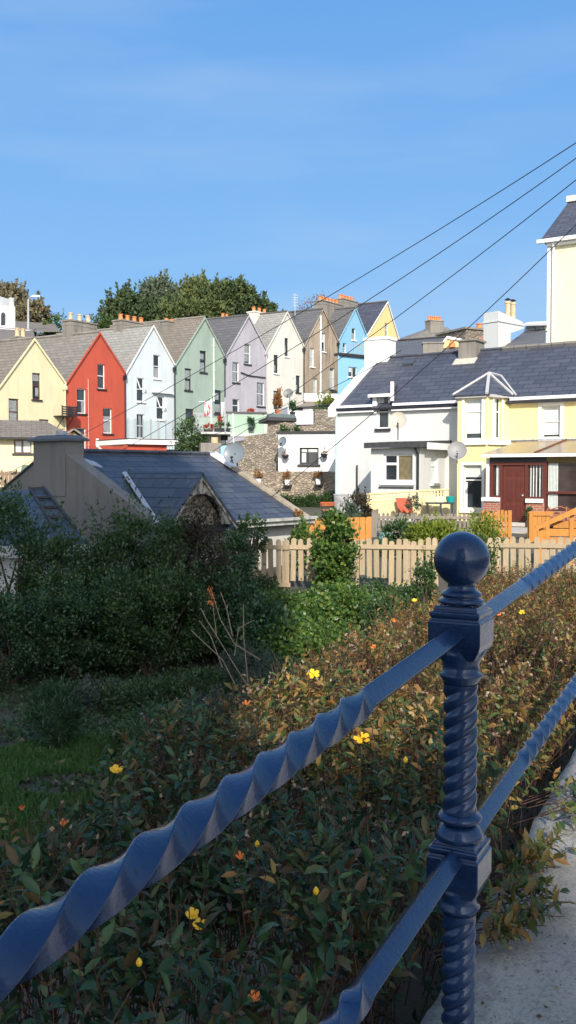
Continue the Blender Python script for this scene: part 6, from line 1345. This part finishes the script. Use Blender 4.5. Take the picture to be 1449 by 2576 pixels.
for px_ in (1273, 1286):
    u_ = FGh.u(px_, -.4); m = MB(); r = .13; h = .75; zt_ = d - .05; m.lathe(FGh.p(u_, zt_, -.4), [(r * 1.1, 0), (r, .06), (r * .95, h - .12), (r * 1.15, h - .1), (r * 1.15, h), (r * .8, h)], 12); p_ = T.part('chimney_pot', m, POT, ch)
    m = MB(); m.lathe(FGh.p(u_, zt_ + h, -.4), [(.03, 0), (.03, .08), (.17, .08), (.05, .16)], 10); T.part('pot_cap', m, BLACK, p_)
m = MB(); q1, q2, q3, q4 = at(1268, 872, 43), at(1372, 872, 40.5), at(1372, 828, 47), at(1322, 832, 48); m.slab([q1, q2, q3, q4], .1); T.part('roof', m, SL_MID)
m = MB(); m.slab([at(1318, 834, 47.9), at(1375, 832, 46.9), at(1375, 812, 47.3), at(1325, 814, 48.3)], .1); T.part('dormer_wall', m, GRW)
m = MB(); 
for x0, x1 in ((1326, 1337), (1346, 1362)): m.slab([at(x0, 829, 46.8), at(x1, 829, 46.6), at(x1, 820, 46.6), at(x0, 820, 46.8)], .03)
T.part('window', m, GLASS); m = MB(); m.slab([at(1316, 814, 47.5), at(1378, 812, 46.2), at(1378, 808, 49), at(1330, 810, 50)], .12); T.part('flat_roof', m, WHITE)
# brown block behind
FBb = Frame(1172, 56, (.9, .43)); T = Thing('brown_house', 'brown brick house end partly hidden left of the light grey chimney', 'house', FBb.p(1, 0)); a, c, b_, d = FBb.rect(1171, 830, 1235, 870); m = MB(); m.fbox(FBb, a, b_, 0, d, -3, 0); T.part('wall', m, rubble('dull_stone', (.22, .19, .16), (.3, .25, .2), (.15, .13, .11), 3))
m = MB(); m.fbox(FBb, a - .1, b_ + .1, d, d + .12, -3.1, .1); T.part('coping', m, CEM); m = MB(); p_ = FBb.rect(1203, 848, 1220, 862); m.fbox(FBb, p_[0], p_[2], p_[1], p_[3], .002, .05); T.part('brick_panel', m, BRK)
pots(T, T.o, FBb, [b_ * .68], d + .12, -.4, .2, .35, OPOT)
# hipped roof house
FHi = Frame(1010, 84, (.9, .43)); T = Thing('hipped_house', 'grey hipped roof house with a tall chimney of orange pots behind the white house', 'house', FHi.p(5, 0))
zl = FHi.uz(1010, 853)[1]; uA_, uB_ = FHi.u(1000), FHi.u(1180); z2 = FHi.uz(1110, 822, -4)[1]; ua_, ub_ = FHi.u(1090, -4), FHi.u(1122, -4)
m = MB(); m.slab([FHi.p(uA_, zl - .5, .2), FHi.p(uB_, zl - .5, .2), FHi.p(ub_, z2, -4), FHi.p(ua_, z2, -4)], .1); m.slab([FHi.p(uB_, zl - .5, .2), FHi.p(uB_, zl - .5, -8), FHi.p(ub_, z2, -4)], .1); m.slab([FHi.p(uA_, zl - .5, .2), FHi.p(ua_, z2, -4), FHi.p(uA_, zl - .5, -8)], .1); T.part('roof', m, SL_OLD)
m = MB(); m.fbox(FHi, uA_ + .3, uB_ - .3, 4, zl - .55, -7.8, 0); T.part('wall', m, CRM_W)
a, c, b_, d = FHi.rect(1083, 808, 1116, 838, -2.5); chimney(T, FHi, a, b_, c, d, -3.4, -2.5, CEM, 6, OPOT, ph=.42, pr=.13)
# dark roof in between
T = Thing('slate_roofed_house', 'long dark slate roof with a brown chimney stack just behind the white house ridge', 'house', at(1060, 900, 52)); m = MB(); m.slab([at(970, 900, 49), at(1190, 900, 46), at(1122, 848, 55), at(986, 858, 57)], .12); T.part('roof', m, SL_MID)
m = MB(); m.slab([at(984, 859, 56.9), at(1123, 849, 54.9), at(1123, 846, 54.9), at(984, 856, 56.9)], .2); T.part('ridge', m, plain('black_ridge', (.05, .05, .055), .7))
FB3 = Frame(1064, 47.5, (.99, -.1)); a, c, b_, d = FB3.rect(1064, 864, 1116, 890); m = MB(); m.fbox(FB3, a, b_, c - .5, d, -.6, 0); m.fbox(FB3, a - .05, b_ + .05, d, d + .08, -.65, .05); T.part('chimney', m, CEM)
FB4 = Frame(1112, 50.5, (.99, -.1)); T = Thing('cream_gable_house', 'cream gable with a white bargeboard and an orange pot between two dark roofs', 'house', FB4.p(1, 2)); g_ = [FB4.uz(1112, 885), FB4.uz(1160, 885), FB4.uz(1160, 860), FB4.uz(1124, 850), FB4.uz(1112, 866)]
m = MB(); m.prism(FB4, g_, -.3, 0); T.part('wall', m, YL2_W); m = MB(); m.prism(FB4, [FB4.uz(1110, 869), FB4.uz(1124, 853), FB4.uz(1162, 858), FB4.uz(1162, 853), FB4.uz(1124, 846), FB4.uz(1108, 866)], -.2, .1); T.part('bargeboard', m, WHITE)
a, c, b_, d = FB4.rect(1127, 859, 1145, 876, .2); m = MB(); m.lathe(FB4.p((a + b_) / 2, c, .5), [((b_ - a) / 2, 0), ((b_ - a) / 2.2, (d - c) * .6), ((b_ - a) / 5, d - c)], 12); T.part('orange_cowl', m, OPOT)
# left background
T = Thing('white_house', 'white house end with an arched window at the far left edge above the terrace', 'house', at(0, 850, 92)); FL = Frame(36, 92, (.8, .6)); m = MB(); m.prism(FL, [FL.uz(18, 850), FL.uz(38, 850), FL.uz(38, 772), FL.uz(20, 772)], -1, 0)
T.part('gable_wall', m, WHS); m = MB(); FL2 = Frame(0, 92.5, (.95, -.3)); m.prism(FL2, [FL2.uz(-40, 850), FL2.uz(32, 850), FL2.uz(16, 768), FL2.uz(-40, 768)], -.5, 0); T.part('wall', m, LAVB); m = MB(); m.prism(FL2, [FL2.uz(3, 818), FL2.uz(14, 818), FL2.uz(14, 792), FL2.uz(11, 786), FL2.uz(6, 786), FL2.uz(3, 792)], .01, .04); T.part('window', m, GLASS)
m = MB(); m.fbox(FL2, FL2.u(-20), FL2.u(2), 10, FL2.uz(0, 744)[1], -2, .1); T.part('white_chimney', m, WHS); m = MB(); a, c, b_, d = FL2.rect(17, 748, 30, 772); m.lathe(FL2.p((a + b_) / 2, c - .2, -.4), [((b_ - a) / 2, 0), ((b_ - a) / 2.6, (d - c) * .8), ((b_ - a) / 2, d - c + .2)], 12); T.part('chimney_pot', m, GRW)
T = Thing('slate_roofed_house', 'brown grey slate roofs at the far left behind the yellow terraced house', 'house', at(40, 870, 75)); m = MB(); m.slab([at(-60, 872, 66), at(96, 872, 66), at(82, 828, 76), at(-60, 820, 76)], .1); T.part('roof', m, SL_BRN); m = MB(); m.slab([at(38, 832, 84), at(150, 832, 84), at(137, 814, 89), at(38, 808, 89)], .1); T.part('roof', m, SL_BRN)
m = MB(); m.hexa([at(-60, 872, 68) - Vector((0, 0, 8)), at(94, 872, 68) - Vector((0, 0, 8)), at(82, 828, 76) - Vector((0, 0, 11)), at(-60, 820, 76) - Vector((0, 0, 11))], [at(-60, 872, 67), at(94, 872, 67), at(82, 830, 75.5), at(-60, 822, 75.5)]); T.part('wall', m, CRM_W)
T = Thing('street_lamp', 'grey street lamp standing before the brown tree at the far left', 'street lamp', at(71, 845, 82)); m = MB(); m.tube([at(71, 850, 82), at(71, 753, 82), at(76, 748, 82), at(88, 745, 82)], [.12, .08, .06, .05], 8); T.part('pole', m, GPOST)
m = MB(); p_ = at(88, 746, 82); m.box(p_.x - .25, p_.y - .12, p_.z - .05, p_.x + .45, p_.y + .12, p_.z + .1); T.part('lamp_head', m, WPIPE)

# ------------------------------------------------------------------ trees behind the terrace
def tree(label, px, Y, top, hw, mats, n, size, base_py=850, group='trees on the hill behind the terrace', nclump=64, low=-.5, spread=.135):
    x = (px - CX) / FPX * Y; g = gz(x, Y); zt_ = zt(top + 20, Y); zc = zt(base_py, Y); T = Thing('tree', label, 'tree', (x, Y, g), group)
    h = (zt_ - zc) / 2; c = (x, Y, zc + h); hw *= .9
    for nm, mt, f in mats:
        V, F = clump_crown(c, (hw, hw * .9, h * 1.02), nclump, int(n * f), size, 14, size * 3.5, .55, low=low, spread=spread); T.part(nm, (V, F), mt)
    m = MB(); m.tube([(x, Y, g - .3), (x + .2, Y, (g + zc) / 2), (x, Y, zc + h)], [.45, .35, .15], 8); stems(m, (x, Y, zc - .5), [(x + random.uniform(-.7, .7) * hw, Y + random.uniform(-.5, .5) * hw, zc + h * random.uniform(.5, 1.4)) for _ in range(8)], .16); T.part('trunk', m, BARK)
TD = leafm('dark_conifer', [(.035, .06, .024), (.06, .095, .035), (.095, .13, .045)], .7, .1); TM = leafm('mid_tree', [(.06, .09, .03), (.10, .135, .04), (.15, .18, .06)], .7, .15)
TB = leafm('blue_green_tree', [(.08, .115, .075), (.12, .16, .10), (.17, .20, .13)], .7, .15); TY = leafm('yellowing_tree', [(.10, .12, .03), (.16, .17, .04), (.08, .10, .03)], .7, .2)
TBR = leafm('autumn_brown_tree', [(.17, .14, .075), (.24, .19, .11), (.12, .125, .06), (.29, .25, .16)], .8, .2); TG = leafm('bright_green_bush', [(.05, .09, .02), (.09, .14, .03), (.04, .07, .02)], .6, .2)
tree('dark evergreen tree at the left end of the hilltop clump', 318, 132, 722, 3.1, (('crown', TD, 1),), 9000, .5)
tree('low dark evergreen tree beside the left end of the hilltop clump', 285, 128, 762, 1.6, (('crown', TD, 1),), 3500, .45)
tree('pale blue green tree rising highest left of the clump middle', 410, 140, 690, 4.3, (('crown', TB, 1),), 13000, .5)
tree('dark evergreen tree in front of the pale blue green one', 400, 126, 745, 4.0, (('crown', TD, 1),), 9000, .48)
tree('broad dark green tree in the middle of the hilltop clump with a yellowing top', 500, 130, 697, 4.2, (('crown', TM, .6), ('yellowing_crown', TY, .12)), 13000, .48)
tree('large dark rounded tree right of the middle of the clump', 575, 127, 700, 4.4, (('crown', TD, .8), ('lighter_crown', TM, .2)), 15000, .48)
tree('mid green tree filling the low centre of the clump', 490, 122, 745, 5.0, (('crown', TM, 1),), 12000, .48)
tree('small dark tree at the right end of the hilltop clump', 652, 130, 738, 2.6, (('crown', TD, 1),), 6000, .45)
tree('thin low tree trailing off right of the hilltop clump', 684, 132, 768, 1.4, (('crown', TM, 1),), 2500, .4)
tree('brown autumn tree at the far left edge', 20, 112, 702, 3.4, (('crown', TBR, 1),), 9000, .42, nclump=80)
tree('smaller brown autumn tree right of the street lamp', 88, 110, 748, 2.2, (('crown', TBR, 1),), 4500, .4, nclump=60)
shrub('green_bush', 'bright green bush rising behind the yellow house roof', 110, 88, zt(815, 88), 1.6, 1.4, TG, 4000, .3, 10, .6, cat='bush', nclump=40)
shrub('green_bush', 'yellow green bush left of the red house chimney', 152, 90, zt(803, 90), 1.6, 1.4, TG, 4500, .3, 10, .6, cat='bush', nclump=40)
shrub('green_bush', 'green bush showing right of the red house chimney', 262, 92, zt(800, 92), 1.5, 1.4, TG, 4000, .3, 10, .6, cat='bush', nclump=40)
T = Thing('tree', 'sparse purplish bare topped tree behind the brown house roof', 'tree', (at(790, 800, 120).x, 120, gz(at(790, 800, 120).x, 120)), 'trees on the hill behind the terrace')
m = MB(); b0 = Vector((at(790, 800, 120).x, 120, gz(at(790, 800, 120).x, 120)))
for px_, py_ in ((755, 772), (768, 762), (780, 758), (795, 755), (808, 752), (822, 752), (835, 756), (760, 778), (815, 765), (840, 762)): m.tube([b0, b0.lerp(at(790, 790, 120), .95), at(px_, py_, 120)], [.3, .12, .03], 5, cap=False)
T.part('trunk', m, BARK); V, F = clump_crown(tuple(at(797, 772, 120)), (2.6, 1.5, 1.3), 60, 700, .22, 0, spread=.25, low=-.9); T.part('crown', (V, F), leafm('purple_leaf', [(.16, .10, .12), (.22, .15, .16)], .8, .1))
T = Thing('aerial_mast', 'thin lattice aerial on the roof ridge of the cream house', 'mast', at(744, 790, 80)); m = MB(); m.tube([at(742, 795, 80), at(742, 738, 80)], .04, 5)
for y in (742, 748, 754, 760, 768): m.tube([at(736, y, 80), at(750, y + 1, 80)], .025, 4)
T.part('aerial', m, plain('galvanised_grey', (.4, .4, .42), .5))

# ------------------------------------------------------------------ overhead cables
CABLE = plain('black_cable', (.03, .032, .04), .6)
def cable(label, pts, Y0, Y1, r=.0085):
    pts = sorted(pts, key=lambda p: -p[0]); xs_ = np.array([p[0] for p in pts][::-1], float); ys_ = np.array([p[1] for p in pts][::-1], float)
    c3 = np.polyfit(xs_, ys_, 2 if len(pts) > 3 else 1); m = MB(); P = []
    for i in range(41):
        x = pts[0][0] + (pts[-1][0] - pts[0][0]) * i / 40; iy = 1 / Y0 + (1 / Y1 - 1 / Y0) * i / 40; P.append(at(x, float(np.polyval(c3, x)), 1 / iy))
    m.tube(P, r, 6); solo('overhead_cable', label, 'cable', m, CABLE, P[-1], 'overhead cables running down to the left', smooth=True)
cable('uppermost overhead cable from the right edge down past the yellow terraced house', [(1560, 290), (1449, 358), (1170, 532), (880.5, 712.5), (565, 900), (377, 1004), (210, 1090), (40, 1180), (-60, 1230)], 15, 40)
cable('second overhead cable from the top, ending over the cottage gable', [(1560, 318), (1449, 397), (1170, 597), (880.5, 780), (665.5, 917), (502, 1022), (377, 1096), (128, 1234), (59, 1268)], 15, 33)
cable('third overhead cable, sagging across the roof terraces to the red wall', [(1560, 365), (1449, 450), (1170, 672), (985, 806), (880.5, 884), (728, 993)], 15, 26)
cable('lower continuation of the third overhead cable over the terraces', [(1010, 880), (880, 955), (728, 1021), (592, 1077), (467, 1112), (350, 1140)], 24, 42)
cable('fourth overhead cable passing the tall cream house and the white house', [(1560, 455), (1449, 565), (1195, 805), (1119, 878), (1034, 952), (944, 1039), (848, 1121), (608, 1306)], 16, 24)
cable('short cable from the terraces down over the cottage slates', [(745, 1005), (665, 1046), (447, 1195), (267, 1308), (236, 1323)], 38, 18)

# ------------------------------------------------------------------ unseen building added behind the viewpoint, its outline shaped to shade the garden
FSh = Frame(0, 10, (-1, 0)); FSh.o = Vector((2.3, -22.0, 0)); T = Thing('shade_building_behind_viewpoint', 'unseen tall building behind the viewpoint, added to shade the left of the garden', 'building', (-8, -26, -1.6))
hs = [(1.5 + 3.2 * i, z, 2.6 + 3.2 * i, z + 1.8) for i in range(6) for z in (.5, 4.5, 8.5, 12.5, 16.5, 20.5)]
FSh.n = Vector((0, 1, 0)); m = MB(); wall(m, FSh, 0, 20, [(0, 14.3), (20, 14.3)], -2, [h for h in hs if h[3] < 14.2]); wall(m, FSh, .85, 20, [(.85, 24), (20, 24)], 14.31, [h for h in hs if h[1] > 14.4])  # upper part set back so the shadow edge steps across the hedge
for a_, z0_, z1_ in ((0, -2, 14.3), (.85, 14.3, 24)):
    m.face(FSh.p(a_, z0_, -9), FSh.p(a_, z0_), FSh.p(a_, z1_), FSh.p(a_, z1_, -9)); m.face(FSh.p(20, z0_), FSh.p(20, z0_, -9), FSh.p(20, z1_, -9), FSh.p(20, z1_)); m.face(FSh.p(20, z0_, -9), FSh.p(a_, z0_, -9), FSh.p(a_, z1_, -9), FSh.p(20, z1_, -9)); m.face(FSh.p(a_, z1_), FSh.p(20, z1_), FSh.p(20, z1_, -9), FSh.p(a_, z1_, -9))
T.part('wall', m, GREYW)
m = MB(); m.fbox(FSh, -.1, 20.3, 21.0, 23.6, -9.3, .3); T.part('shadow_ledge', m, CEM)  # ledge added to throw shade on the left picket panel
m = MB(); m.prism(FSh, [(.7, 24.0), (20, 24.0), (20, 28.5), (3.0, 28.5), (1.5, 27.0)], -9, 0); T.part('roof', m, SL_OLD)  # roof outline slanted to shape the shadow edge on the cottage
m = MB()
for h in hs: m.fbox(FSh, h[0], h[2], h[1], h[3], -.2, -.14)
T.part('windows', m, GLASS)
